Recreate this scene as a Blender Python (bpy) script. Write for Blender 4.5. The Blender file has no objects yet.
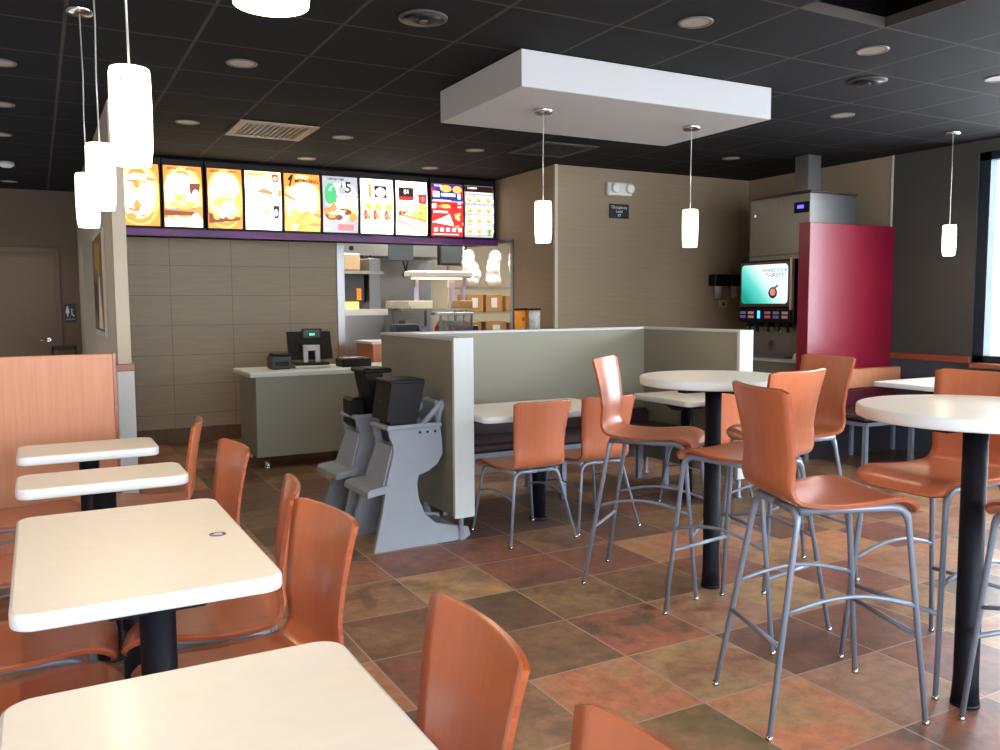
import bpy, math, random
import numpy as np
from mathutils import Vector, Matrix
random.seed(7)
S = bpy.context.scene
COL = S.collection
R = math.radians

# ------------------------------------------------------------------ camera
CAMH = 1.4243
yaw, pit, rol = .4973, .0843, -.0057
f_ = Vector((math.sin(yaw)*math.cos(pit), math.cos(yaw)*math.cos(pit), -math.sin(pit)))
r_ = Vector((math.cos(yaw), -math.sin(yaw), 0))
u_ = r_.cross(f_)
r2 = r_*math.cos(rol)+u_*math.sin(rol); u2 = -r_*math.sin(rol)+u_*math.cos(rol)
cd = bpy.data.cameras.new('camera'); cam = bpy.data.objects.new('camera', cd); COL.objects.link(cam)
M = Matrix((r2, u2, -f_)).transposed().to_4x4(); M.translation = (0, 0, CAMH)
cam.matrix_world = M
cd.sensor_width = 36; cd.lens = 851/1000*36; cd.clip_start = .05; cd.clip_end = 300
S.camera = cam

# ------------------------------------------------------------------ view, world, daylight
S.view_settings.view_transform = 'Standard'; S.view_settings.look = 'None'
S.view_settings.gamma = 1; S.view_settings.use_curve_mapping = False
S.view_settings.exposure = 0.22
W = bpy.data.worlds.new('overcast_sky'); S.world = W; W.use_nodes = True
wn = W.node_tree.nodes; wl = W.node_tree.links
bg = wn['Background']
tc = wn.new('ShaderNodeTexCoord'); sx = wn.new('ShaderNodeSeparateXYZ'); cr = wn.new('ShaderNodeValToRGB')
wl.new(tc.outputs['Generated'], sx.inputs[0]); wl.new(sx.outputs['Z'], cr.inputs[0]); wl.new(cr.outputs[0], bg.inputs[0])
cr.color_ramp.elements[0].color = (.86, .92, 1, 1); cr.color_ramp.elements[1].color = (.62, .76, 1, 1)
bg.inputs[1].default_value = 1.6

def area(name, loc, rot, sx_, sy_, power, col):
    l = bpy.data.lights.new(name, 'AREA'); l.shape = 'RECTANGLE'; l.size = sx_; l.size_y = sy_
    l.energy = power; l.color = col
    o = bpy.data.objects.new(name, l); o.location = loc; o.rotation_euler = rot; COL.objects.link(o); return o
# daylight entering through the glazed right wall and the glazed wall behind the camera
area('daylight_right', (7.55, 1.0, 1.8), (0, R(90), 0), 1.8, 7.0, 420, (.86, .93, 1))
area('daylight_front', (2.2, -2.75, 1.7), (R(90), 0, 0), 7.6, 2.0, 510, (.87, .93, 1))

CEIL = 2.805

# ------------------------------------------------------------------ materials
def rgb(r, g, b):
    c = lambda v: ((v/255+.055)/1.055)**2.4 if v > 10 else v/255/12.92
    return (c(r), c(g), c(b), 1)
MATS = {}
def mat(name, col, rough=.5, metal=0, spec=.5, coat=0, noise=0, nscale=8, bump=0, bscale=60, emis=0, ecol=None, stretch=None, trans=0, ior=1.45, alpha=1):
    if name in MATS: return MATS[name]
    m = bpy.data.materials.new(name); m.use_nodes = True; n = m.node_tree.nodes; l = m.node_tree.links
    p = n['Principled BSDF']
    p.inputs['Base Color'].default_value = col; p.inputs['Roughness'].default_value = rough
    p.inputs['Metallic'].default_value = metal; p.inputs['Specular IOR Level'].default_value = spec
    p.inputs['Coat Weight'].default_value = coat; p.inputs['Coat Roughness'].default_value = .15
    p.inputs['Transmission Weight'].default_value = trans; p.inputs['IOR'].default_value = ior
    p.inputs['Alpha'].default_value = alpha
    t = n.new('ShaderNodeTexCoord'); mp = n.new('ShaderNodeMapping'); l.new(t.outputs['Object'], mp.inputs[0])
    if stretch: mp.inputs['Scale'].default_value = stretch
    nz = n.new('ShaderNodeTexNoise'); nz.inputs['Scale'].default_value = nscale; nz.inputs['Detail'].default_value = 5
    l.new(mp.outputs[0], nz.inputs[0])
    if noise:
        mx = n.new('ShaderNodeMixRGB'); mx.blend_type = 'MULTIPLY'; mx.inputs[0].default_value = 1
        cr = n.new('ShaderNodeValToRGB'); cr.color_ramp.elements[0].position = .3; cr.color_ramp.elements[1].position = .7
        a = 1-noise; cr.color_ramp.elements[0].color = (a, a, a, 1); cr.color_ramp.elements[1].color = (1, 1, 1, 1)
        l.new(nz.outputs['Fac'], cr.inputs[0]); mx.inputs[1].default_value = col; l.new(cr.outputs[0], mx.inputs[2]); l.new(mx.outputs[0], p.inputs['Base Color'])
    if bump:
        b = n.new('ShaderNodeBump'); b.inputs['Strength'].default_value = bump; b.inputs['Distance'].default_value = .01
        n2 = n.new('ShaderNodeTexNoise'); n2.inputs['Scale'].default_value = bscale; l.new(mp.outputs[0], n2.inputs[0])
        l.new(n2.outputs['Fac'], b.inputs['Height']); l.new(b.outputs[0], p.inputs['Normal'])
    if emis:
        p.inputs['Emission Color'].default_value = ecol or col; p.inputs['Emission Strength'].default_value = emis
    MATS[name] = m; return m

def grid_mat(name, col, linecol, sx_, sy_, ox, oy, w, plane='xy', rough=.7, noise=.15, nscale=3, stretch=(1, 1, 1), bevelshade=None, coat=0):
    """flat colour with straight joints every sx_, sy_ metres in world metres"""
    m = bpy.data.materials.new(name); m.use_nodes = True; n = m.node_tree.nodes; l = m.node_tree.links; p = n['Principled BSDF']
    g = n.new('ShaderNodeNewGeometry'); s = n.new('ShaderNodeSeparateXYZ'); l.new(g.outputs['Position'], s.inputs[0])
    def mth(op, a, b=None, c=None):
        q = n.new('ShaderNodeMath'); q.operation = op
        for i, v in enumerate((a, b, c)):
            if v is None: continue
            if isinstance(v, (int, float)): q.inputs[i].default_value = v
            else: l.new(v, q.inputs[i])
        return q.outputs[0]
    A = s.outputs['XYZ'.index(plane[0].upper())]; B = s.outputs['XYZ'.index(plane[1].upper())]
    def edge(a, st, o):
        t = mth('DIVIDE', mth('SUBTRACT', a, o), st); fr = mth('SUBTRACT', t, mth('FLOOR', mth('ADD', t, .5)))
        return mth('LESS_THAN', mth('ABSOLUTE', fr), w/2/st)
    ln = mth('MAXIMUM', edge(A, sx_, ox), edge(B, sy_, oy))
    nz = n.new('ShaderNodeTexNoise'); mp = n.new('ShaderNodeMapping'); mp.inputs['Scale'].default_value = stretch
    l.new(g.outputs['Position'], mp.inputs[0]); l.new(mp.outputs[0], nz.inputs[0]); nz.inputs['Scale'].default_value = nscale; nz.inputs['Detail'].default_value = 6
    cr = n.new('ShaderNodeValToRGB'); a = 1-noise
    cr.color_ramp.elements[0].position = .3; cr.color_ramp.elements[1].position = .7
    cr.color_ramp.elements[0].color = tuple(c*a for c in col[:3])+(1,); cr.color_ramp.elements[1].color = col
    l.new(nz.outputs['Fac'], cr.inputs[0])
    mx = n.new('ShaderNodeMixRGB'); l.new(ln, mx.inputs[0]); l.new(cr.outputs[0], mx.inputs[1]); mx.inputs[2].default_value = linecol
    l.new(mx.outputs[0], p.inputs['Base Color']); p.inputs['Roughness'].default_value = rough; p.inputs['Coat Weight'].default_value = coat; p.inputs['Specular IOR Level'].default_value = .22
    b = n.new('ShaderNodeBump'); b.inputs['Strength'].default_value = .3; b.inputs['Distance'].default_value = .004; b.invert = True
    l.new(ln, b.inputs['Height']); l.new(b.outputs[0], p.inputs['Normal'])
    return m

def emit(name, col, k):
    if name in MATS: return MATS[name]
    m = bpy.data.materials.new(name); m.use_nodes = True; n = m.node_tree.nodes; l = m.node_tree.links
    p = n['Principled BSDF']; p.inputs['Base Color'].default_value = col; p.inputs['Roughness'].default_value = .5
    p.inputs['Emission Color'].default_value = col; p.inputs['Emission Strength'].default_value = k
    MATS[name] = m; return m

def wood(name, col, dark, scale=(1, 1, 1), rough=.32, coat=.35):
    m = bpy.data.materials.new(name); m.use_nodes = True; n = m.node_tree.nodes; l = m.node_tree.links; p = n['Principled BSDF']
    t = n.new('ShaderNodeTexCoord'); mp = n.new('ShaderNodeMapping'); mp.inputs['Scale'].default_value = scale
    l.new(t.outputs['Object'], mp.inputs[0]); nz = n.new('ShaderNodeTexNoise'); nz.inputs['Scale'].default_value = 6; nz.inputs['Detail'].default_value = 6
    l.new(mp.outputs[0], nz.inputs[0]); cr = n.new('ShaderNodeValToRGB'); cr.color_ramp.elements[0].position = .3; cr.color_ramp.elements[1].position = .72
    cr.color_ramp.elements[0].color = dark; cr.color_ramp.elements[1].color = col; l.new(nz.outputs['Fac'], cr.inputs[0])
    l.new(cr.outputs[0], p.inputs['Base Color']); p.inputs['Roughness'].default_value = rough; p.inputs['Coat Weight'].default_value = coat; p.inputs['Coat Roughness'].default_value = .2
    MATS[name] = m; return m

WOOD = wood('orange_plywood', rgb(196, 116, 80), rgb(188, 108, 73), (7, .5, .5))
WOODE = wood('plywood_edge', rgb(168, 84, 44), rgb(140, 66, 34), (2, 2, 20))
PANELW = wood('beech_laminate', rgb(200, 136, 100), rgb(190, 124, 88), (9, 9, .4), .45, .1)
RAILW = wood('rail_wood', rgb(150, 80, 50), rgb(124, 62, 38), (1, 1, 8), .4, .2)
METAL = mat('grey_powder_coat', rgb(132, 144, 162), .38, .3, noise=.05)
BLACK = mat('black_powder_coat', rgb(18, 21, 30), .55, spec=.25)
STEEL = mat('brushed_steel', rgb(148, 148, 148), .33, .9, noise=.1, nscale=3, stretch=(1, 30, 1))
CHROME = mat('satin_chrome', rgb(190, 190, 188), .22, 1)
TOP = mat('cream_laminate', rgb(246, 242, 235), .4, noise=.03, nscale=20, coat=.15)
TOPE = mat('white_table_edge', rgb(226, 232, 236), .4, noise=.02)
GREY = mat('grey_green_laminate', rgb(136, 134, 120), .5, noise=.05, nscale=3)
SPECK = mat('speckled_white_laminate', rgb(196, 203, 203), .5, noise=.12, nscale=160)
WHITE = mat('white_paint', rgb(222, 222, 218), .6)
BLK = mat('black_plastic', rgb(14, 14, 16), .45, spec=.3)
DARKG = mat('dark_grey_plastic', rgb(60, 62, 64), .45)
HCG = mat('grey_highchair_plastic', rgb(140, 149, 160), .5, noise=.06)
TAUPE = mat('taupe_paint', rgb(150, 132, 110), .75, noise=.04, nscale=2)
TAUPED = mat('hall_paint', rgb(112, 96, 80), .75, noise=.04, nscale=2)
SLATE2 = mat('slate_blue_paint', rgb(66, 72, 84), .7, noise=.04)
SLATE = mat('slate_grey_paint', rgb(64, 66, 62), .75, noise=.04, nscale=2)
MAROON = mat('maroon_vinyl', rgb(88, 20, 42), .45, noise=.1, bump=.1)
PURPLE = mat('dark_plum_vinyl', rgb(48, 26, 38), .4, noise=.1)
REDM = mat('crimson_laminate', rgb(128, 12, 44), .35, noise=.04, coat=.3)
CARD = mat('cardboard', rgb(176, 132, 84), .8, noise=.1)
GLASS = mat('clear_glass', (1, 1, 1, 1), 0, trans=1, ior=1.01)

# ------------------------------------------------------------------ mesh builder
class MB:
    def __init__(s): s.v = []; s.f = []; s.m = []; s.s = []
    def add(s, vs, fs, mi=0, sm=False):
        o = len(s.v); s.v += [tuple(v) for v in vs]; s.f += [tuple(i+o for i in f) for f in fs]; s.m += [mi]*len(fs); s.s += [sm]*len(fs); return s
    def box(s, x0, y0, z0, x1, y1, z1, mi=0, b=0):
        if b:
            b = min(b, abs(x1-x0)*.49, abs(y1-y0)*.49, abs(z1-z0)*.49)
            vs = []; idx = {}
            for i, (X, sx) in enumerate(((x0, 1), (x1, -1))):
                for j, (Y, sy) in enumerate(((y0, 1), (y1, -1))):
                    for k, (Z, sz) in enumerate(((z0, 1), (z1, -1))):
                        for a in range(3):
                            idx[(i, j, k, a)] = len(vs)
                            vs.append((X+(0 if a == 0 else sx*b), Y+(0 if a == 1 else sy*b), Z+(0 if a == 2 else sz*b)))
            q = lambda *c: tuple(idx[t] for t in c)
            F = []
            for i in (0, 1): F.append(q((i, 0, 0, 0), (i, 1, 0, 0), (i, 1, 1, 0), (i, 0, 1, 0)))
            for j in (0, 1): F.append(q((0, j, 0, 1), (1, j, 0, 1), (1, j, 1, 1), (0, j, 1, 1)))
            for k in (0, 1): F.append(q((0, 0, k, 2), (1, 0, k, 2), (1, 1, k, 2), (0, 1, k, 2)))
            for i in (0, 1):
                for j in (0, 1): F.append(q((i, j, 0, 0), (i, j, 1, 0), (i, j, 1, 1), (i, j, 0, 1)))
                for k in (0, 1): F.append(q((i, 0, k, 0), (i, 1, k, 0), (i, 1, k, 2), (i, 0, k, 2)))
            for j in (0, 1):
                for k in (0, 1): F.append(q((0, j, k, 1), (1, j, k, 1), (1, j, k, 2), (0, j, k, 2)))
            for i in (0, 1):
                for j in (0, 1):
                    for k in (0, 1): F.append(q((i, j, k, 0), (i, j, k, 1), (i, j, k, 2)))
            return s.add(vs, F, mi)
        vs = [(x0, y0, z0), (x1, y0, z0), (x1, y1, z0), (x0, y1, z0), (x0, y0, z1), (x1, y0, z1), (x1, y1, z1), (x0, y1, z1)]
        return s.add(vs, [(0, 3, 2, 1), (4, 5, 6, 7), (0, 1, 5, 4), (1, 2, 6, 5), (2, 3, 7, 6), (3, 0, 4, 7)], mi)
    def prism(s, pts, z0, z1, mi=0, axis='z', side=None):
        """polygon pts (a,b) extruded along axis"""
        n = len(pts)
        def P(a, b, c): return {'z': (a, b, c), 'y': (a, c, b), 'x': (c, a, b)}[axis]
        vs = [P(a, b, z0) for a, b in pts]+[P(a, b, z1) for a, b in pts]
        s.add(vs, [tuple(range(n))[::-1], tuple(range(n, 2*n))], mi)
        return s.add(vs, [(i, (i+1) % n, n+(i+1) % n, n+i) for i in range(n)], mi if side is None else side)
    def lathe(s, prof, c=(0, 0, 0), n=24, mi=0, axis='z', sm=True, cap=True):
        vs = []
        for r, z in prof:
            for i in range(n):
                a = 2*math.pi*i/n; x, y = r*math.cos(a), r*math.sin(a)
                p = {'z': (x, y, z), 'y': (x, z, y), 'x': (z, x, y)}[axis]
                vs.append((p[0]+c[0], p[1]+c[1], p[2]+c[2]))
        fs = [(j*n+i, j*n+(i+1) % n, (j+1)*n+(i+1) % n, (j+1)*n+i) for j in range(len(prof)-1) for i in range(n)]
        s.add(vs, fs, mi, sm)
        if cap:
            k = len(prof)-1; o = len(s.v)-len(vs)
            s.f += [tuple(o+i for i in range(n))[::-1], tuple(o+k*n+i for i in range(n))]; s.m += [mi]*2; s.s += [False]*2
        return s
    def tube(s, pts, rad, n=10, mi=0):
        P = [Vector(p) for p in pts]; k = len(P)
        if not isinstance(rad, (list, tuple)): rad = [rad]*k
        T = [((P[min(i+1, k-1)]-P[max(i-1, 0)]).normalized()) for i in range(k)]
        up = Vector((0, 0, 1)) if abs(T[0].z) < .9 else Vector((1, 0, 0))
        N = (up-T[0]*up.dot(T[0])).normalized(); vs = []
        for i in range(k):
            N = (N-T[i]*N.dot(T[i])).normalized(); B = T[i].cross(N)
            for j in range(n):
                a = 2*math.pi*j/n; vs.append(P[i]+(N*math.cos(a)+B*math.sin(a))*rad[i])
        fs = [(i*n+j, i*n+(j+1) % n, (i+1)*n+(j+1) % n, (i+1)*n+j) for i in range(k-1) for j in range(n)]
        s.add(vs, fs, mi, True); o = len(s.v)-len(vs)
        s.f += [tuple(o+j for j in range(n))[::-1], tuple(o+(k-1)*n+j for j in range(n))]; s.m += [mi]*2; s.s += [False]*2
        return s
    def ball(s, c, rx, ry=None, rz=None, n=12, mi=0):
        ry = ry or rx; rz = rz or rx; pr = []
        vs = [(c[0]+rx*math.sin(t)*math.cos(a), c[1]+ry*math.sin(t)*math.sin(a), c[2]+rz*math.cos(t)) for t in [math.pi*(i+.02)/(n+.04) for i in range(n+1)] for a in [2*math.pi*j/n for j in range(n)]]
        fs = [(i*n+j, i*n+(j+1) % n, (i+1)*n+(j+1) % n, (i+1)*n+j) for i in range(n) for j in range(n)]
        return s.add(vs, fs, mi, True)
    def move(s, dx=0, dy=0, dz=0, rz=0):
        c, q = math.cos(rz), math.sin(rz); s.v = [(x*c-y*q+dx, x*q+y*c+dy, z+dz) for x, y, z in s.v]; return s
    def build(s, name, mats, parent=None, loc=None, rz=0):
        me = bpy.data.meshes.new(name); me.from_pydata(s.v, [], s.f)
        for m in (mats if isinstance(mats, (list, tuple)) else [mats]): me.materials.append(m)
        me.polygons.foreach_set('material_index', s.m); me.polygons.foreach_set('use_smooth', s.s)
        import bmesh
        b = bmesh.new(); b.from_mesh(me); bmesh.ops.recalc_face_normals(b, faces=b.faces); b.to_mesh(me); b.free()
        o = bpy.data.objects.new(name, me); COL.objects.link(o)
        if parent: o.parent = parent
        if loc: o.location = loc
        o.rotation_euler.z = rz
        return o
def fillet(pts, r, n=6):
    P = [Vector(p) for p in pts]; out = [P[0]]
    for i in range(1, len(P)-1):
        a = (P[i-1]-P[i]); b = (P[i+1]-P[i]); d = min(r, a.length*.45, b.length*.45)
        p0 = P[i]+a.normalized()*d; p1 = P[i]+b.normalized()*d
        for k in range(n+1):
            t = k/n; out.append(p0*(1-t)**2+P[i]*2*t*(1-t)+p1*t*t)
    out.append(P[-1]); return out
def arc(p, q, rise, n=10):
    p = Vector(p); q = Vector(q); return [p.lerp(q, i/n)+Vector((0, 0, rise*math.sin(math.pi*i/n)))for i in range(n+1)]

def tag(o, label=None, cat=None, group=None, kind=None):
    for k, v in (('label', label), ('category', cat), ('group', group), ('kind', kind)):
        if v: o[k] = v
    return o
def thing(name, label, cat, loc=(0, 0, 0), rz=0, group=None):
    o = bpy.data.objects.new(name, None); o.empty_display_size = .1; COL.objects.link(o); o.location = loc; o.rotation_euler.z = rz
    return tag(o, label, cat, group)
def struct(name, mb, m, label=None):
    o = mb.build(name, m); o['kind'] = 'structure'
    if label: o['label'] = label
    return o
def dup(root, loc, rz, label=None, group=None):
    r = root.copy(); COL.objects.link(r); r.location = loc; r.rotation_euler.z = rz
    if label: r['label'] = label
    if group: r['group'] = group
    for ch in list(root.children):
        c = ch.copy(); COL.objects.link(c); c.parent = r
        for g in ch.children:
            d = g.copy(); COL.objects.link(d); d.parent = c
    return r
FONTS = {}
def text_mesh(txt, size, bold=False):
    cu = bpy.data.curves.new('lettering', 'FONT'); cu.body = txt; cu.size = size; cu.align_x = 'CENTER'; cu.align_y = 'CENTER'; cu.resolution_u = 3
    if bold: cu.offset = size*.02
    o = bpy.data.objects.new('lettering', cu); COL.objects.link(o)
    dg = bpy.context.evaluated_depsgraph_get(); me = bpy.data.meshes.new_from_object(o.evaluated_get(dg))
    vs = [tuple(v.co) for v in me.vertices]; fs = [tuple(p.vertices) for p in me.polygons]
    bpy.data.objects.remove(o); bpy.data.curves.remove(cu); bpy.data.meshes.remove(me)
    return vs, fs

# ------------------------------------------------------------------ floor: slate-look square tiles, each with its own colour
TX, TY, TS = 2.032, 2.227, .4572
PAL = {'b': (108, 84, 70), 't': (172, 136, 100), 'o': (112, 90, 68), 'r': (148, 98, 78), 'm': (112, 80, 70), 'g': (142, 112, 84), 'p': (172, 116, 88), 'd': (92, 72, 60), 'l': (154, 122, 96)}
SEC = {'b': 'm', 't': 'g', 'o': 'g', 'r': 'b', 'm': 'r', 'g': 'b', 'p': 't', 'd': 'o', 'l': 'r'}
KNOWN = {(-2, 1): 'm', (-2, 2): 'o', (-2, 3): 'g', (-2, 4): 'r', (-1, 5): 't', (-1, 4): 'm', (-1, 3): 't', (-1, 2): 'b', (-1, 1): 'o', (-1, 0): 'p', (-1, -1): 'o', (-2, 0): 'g', (-2, -1): 'g', (0, 5): 'd', (0, 4): 'm', (0, 3): 'm', (0, 2): 'g', (0, 1): 'r', (0, 0): 'l',
         (0, -1): 'p', (0, -2): 'r', (1, 5): 'b', (1, 4): 'g', (1, 3): 'm', (1, 2): 'o', (1, 1): 'l', (1, 0): 'b', (1, -1): 'l', (1, -2): 'r', (2, 5): 'd', (2, 4): 'b', (2, 3): 'p', (2, 2): 'm', (2, 1): 't', (2, 0): 'b', (2, -1): 'm', (3, 4): 'o', (3, 3): 'l', (3, 2): 't', (3, 1): 'm', (3, 0): 'g', (3, -1): 'l', (4, 2): 'p', (4, 1): 'l', (4, 3): 'b', (4, 4): 'o', (5, 2): 'm', (5, 1): 'p', (5, 3): 'g'}
fm = MB(); cols = []; cols2 = []
keys = list('bbtorrmmggpddll')
X0, X1, Y0, Y1 = -6, 12, -10, 22
rnd = random.Random(5)
for i in range(X0, X1):
    for j in range(Y0, Y1):
        x, y = TX+i*TS, TY+j*TS
        fm.add([(x, y, 0), (x+TS, y, 0), (x+TS, y+TS, 0), (x, y+TS, 0)], [(0, 1, 2, 3)])
        k = KNOWN.get((i, j)) or rnd.choice(keys); c = [v*rnd.uniform(.95, 1.05) for v in PAL[k]]; cols.append(rgb(*c)); cols2.append(rgb(*[v*.93 for v in PAL[SEC[k]]]))
fl = struct('floor', fm, [MATS.get('x') or mat('tile_floor', rgb(120, 90, 70), .42)])
ca = fl.data.color_attributes.new('tile_colour', 'FLOAT_COLOR', 'CORNER')
cb = fl.data.color_attributes.new('tile_second', 'FLOAT_COLOR', 'CORNER')
for p in fl.data.polygons:
    for li in p.loop_indices: ca.data[li].color = cols[p.index]; cb.data[li].color = cols2[p.index]
m = MATS['tile_floor']; n = m.node_tree.nodes; l = m.node_tree.links; p = n['Principled BSDF']
at = n.new('ShaderNodeVertexColor'); at.layer_name = 'tile_colour'
g = n.new('ShaderNodeNewGeometry')
def mth(op, a, b=None):
    q = n.new('ShaderNodeMath'); q.operation = op
    for i, v in enumerate((a, b)):
        if v is None: continue
        if isinstance(v, (int, float)): q.inputs[i].default_value = v
        else: l.new(v, q.inputs[i])
    return q.outputs[0]
sp = n.new('ShaderNodeSeparateXYZ'); l.new(g.outputs['Position'], sp.inputs[0])
def jedge(o, off):
    t = mth('DIVIDE', mth('SUBTRACT', o, off), TS); fr = mth('SUBTRACT', t, mth('FLOOR', mth('ADD', t, .5))); return mth('ABSOLUTE', fr)
e = mth('MINIMUM', jedge(sp.outputs[0], TX), jedge(sp.outputs[1], TY)); ln = mth('LESS_THAN', e, .0085)
nz = n.new('ShaderNodeTexNoise'); nz.inputs['Scale'].default_value = 3.2; nz.inputs['Detail'].default_value = 7; nz.inputs['Roughness'].default_value = .6; nz.inputs['Distortion'].default_value = .6; l.new(g.outputs['Position'], nz.inputs[0])
mx = n.new('ShaderNodeMixRGB'); l.new(at.outputs[0], mx.inputs[1])
at2 = n.new('ShaderNodeVertexColor'); at2.layer_name = 'tile_second'; l.new(at2.outputs[0], mx.inputs[2])
cr2 = n.new('ShaderNodeValToRGB'); cr2.color_ramp.elements[0].position = .45; cr2.color_ramp.elements[1].position = .62; l.new(nz.outputs['Fac'], cr2.inputs[0]); l.new(cr2.outputs[0], mx.inputs[0])
nf = n.new('ShaderNodeTexNoise'); nf.inputs['Scale'].default_value = 14; nf.inputs['Detail'].default_value = 9; nf.inputs['Roughness'].default_value = .7; l.new(g.outputs['Position'], nf.inputs[0])
cf = n.new('ShaderNodeValToRGB'); cf.color_ramp.elements[0].position = .35; cf.color_ramp.elements[1].position = .65; cf.color_ramp.elements[0].color = (.72, .72, .72, 1); cf.color_ramp.elements[1].color = (1.22, 1.18, 1.14, 1); l.new(nf.outputs['Fac'], cf.inputs[0])
mf_ = n.new('ShaderNodeMixRGB'); mf_.blend_type = 'MULTIPLY'; mf_.inputs[0].default_value = 1; l.new(mx.outputs[0], mf_.inputs[1]); l.new(cf.outputs[0], mf_.inputs[2])
mg = n.new('ShaderNodeMixRGB'); l.new(ln, mg.inputs[0]); l.new(mf_.outputs[0], mg.inputs[1]); mg.inputs[2].default_value = rgb(158, 138, 120); l.new(mg.outputs[0], p.inputs['Base Color'])
p.inputs['Roughness'].default_value = .38; p.inputs['Specular IOR Level'].default_value = .4
bm_ = n.new('ShaderNodeBump'); bm_.inputs['Strength'].default_value = .25; bm_.inputs['Distance'].default_value = .01
hh = mth('ADD', mth('MULTIPLY', nz.outputs['Fac'], .6), mth('MULTIPLY', ln, -.6)); l.new(hh, bm_.inputs['Height']); l.new(bm_.outputs[0], p.inputs['Normal'])

# ------------------------------------------------------------------ room shell
CEILM = grid_mat('black_ceiling_tiles', rgb(14, 13, 16), rgb(62, 55, 52), .6096, .6096, 1.404, 4.19, .018, 'xy', .85, .12, 40)
c = MB()
HX0, HX1, HY0, HY1 = 1.404+.6096*3, 1.404+.6096*4, 4.19-.6096*6, 4.19-.6096*2     # opening over the seating (black void)
for a, b_, c_, d in ((-2.3, -2.8, HX0, 12.5), (HX1, -2.8, 7.4, 12.5), (HX0, HY1, HX1, 12.5), (HX0, -2.8, HX1, HY0)): c.box(a, b_, CEIL, c_, d, CEIL+.05)
for a, b_, c_, d in ((HX0-.02, HY0, HX0, HY1), (HX1, HY0, HX1+.02, HY1), (HX0, HY1, HX1, HY1+.02), (HX0, HY0-.02, HX1, HY0)): c.box(a, b_, CEIL+.05, c_, d, CEIL+.5, 1)
c.box(HX0-.02, HY0-.02, CEIL+.5, HX1+.02, HY1+.02, CEIL+.52, 1)
struct('ceiling', c, [CEILM, mat('black_void', rgb(3, 3, 4), .95, spec=.05)])
TILEW = grid_mat('taupe_wall_tile', rgb(146, 132, 112), rgb(112, 98, 82), .6096, .305, 1.82, .305*4-.005, .006, 'xz', .5, .12, 3, (1, 1, 14))
TILEY = grid_mat('taupe_wallcover', rgb(148, 130, 108), rgb(140, 122, 100), 50, 50, 100, 100, .004, 'xz', .6, .10, 3, (1, 1, 12))
# tiled wall behind the service counter, kitchen opening to its right
w = MB(); w.box(.56, 9.25, 0, 3.0, 9.37, CEIL)
struct('wall_back', w, [TILEW])
w = MB(); w.box(.565, 9.225, 0, 2.99, 9.25, .155); struct('baseboard_back', w, [grid_mat('slate_base_tile', rgb(104, 78, 62), rgb(70, 54, 46), .305, .5, .2, -.2, .006, 'xz', .5, .35, 5)])
w = MB(); w.box(2.955, 9.235, 0, 3.045, 9.40, 2.13, b=.004); struct('trim_1', w, STEEL, 'steel corner guard')
# wall section right of the kitchen
w = MB(); w.box(4.63, 7.34, 0, 4.77, 8.24, CEIL); w.box(4.63, 8.24, 2.11, 4.77, 9.40, CEIL); struct('wall_side', w, TILEY)
w = MB(); w.box(4.615, 8.20, 0, 4.785, 8.26, 2.11, b=.003); w.box(4.615, 8.2, 2.09, 4.785, 8.5, 2.125); struct('trim_2', w, STEEL)
w = MB(); w.box(4.77, 7.34, 0, 7.25, 7.46, CEIL); struct('wall_centre', w, TILEY)
w = MB(); w.box(4.618, 7.328, 0, 4.65, 7.36, CEIL); struct('trim_3', w, mat('pale_corner_trim', rgb(180, 170, 152), .5))
# right wall: taupe part, slate grey part, window
w = MB()
w.box(7.25, 5.47, 0, 7.37, 7.46, CEIL, 0)
w.box(7.25, 4.62, 0, 7.37, 5.47, .9, 2); w.box(7.25, 4.62, .9, 7.37, 5.47, CEIL, 1)
w.box(7.25, -2.5, 0, 7.37, 4.62, .88, 1); w.box(7.25, -2.5, 2.70, 7.37, 4.62, CEIL, 1); w.box(7.25, -2.6, 0, 7.37, -2.2, CEIL, 1)
struct('wall_right', w, [TAUPE, SLATE, SLATE2])
w = MB(); w.box(7.242, 5.455, .93, 7.252, 5.475, CEIL); struct('trim_4', w, mat('white_trim', rgb(200, 198, 190), .5))
w = MB(); w.box(7.225, 4.62, .87, 7.25, 5.42, .93, b=.004); struct('trim_5', w, RAILW)
# window frame (dark teal aluminium), panes, wood sill
FR = mat('dark_aluminium', rgb(46, 60, 72), .35, .6)
ys = [4.62, 2.95, 1.28, -.4, -2.2]
wf = MB()
wf.box(7.27, 4.52, .88, 7.36, 4.62, 2.70); wf.box(7.27, -2.2, .88, 7.36, 4.62, .94); wf.box(7.27, -2.2, 2.63, 7.36, 4.62, 2.70)
for y in ys[1:]: wf.box(7.28, y-.03, .9, 7.35, y+.03, 2.68)
wo = struct('window_1', wf, FR, 'dark framed window looking onto snow')
for a, b_ in zip(ys[1:], ys[:-1]): MB().box(7.315, a+.03, .94, 7.32, b_-.03, 2.63).build('pane', GLASS, wo)
MB().box(7.12, -2.2, .84, 7.27, 4.55, .88, b=.005).build('window_sill', RAILW, wo)
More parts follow.
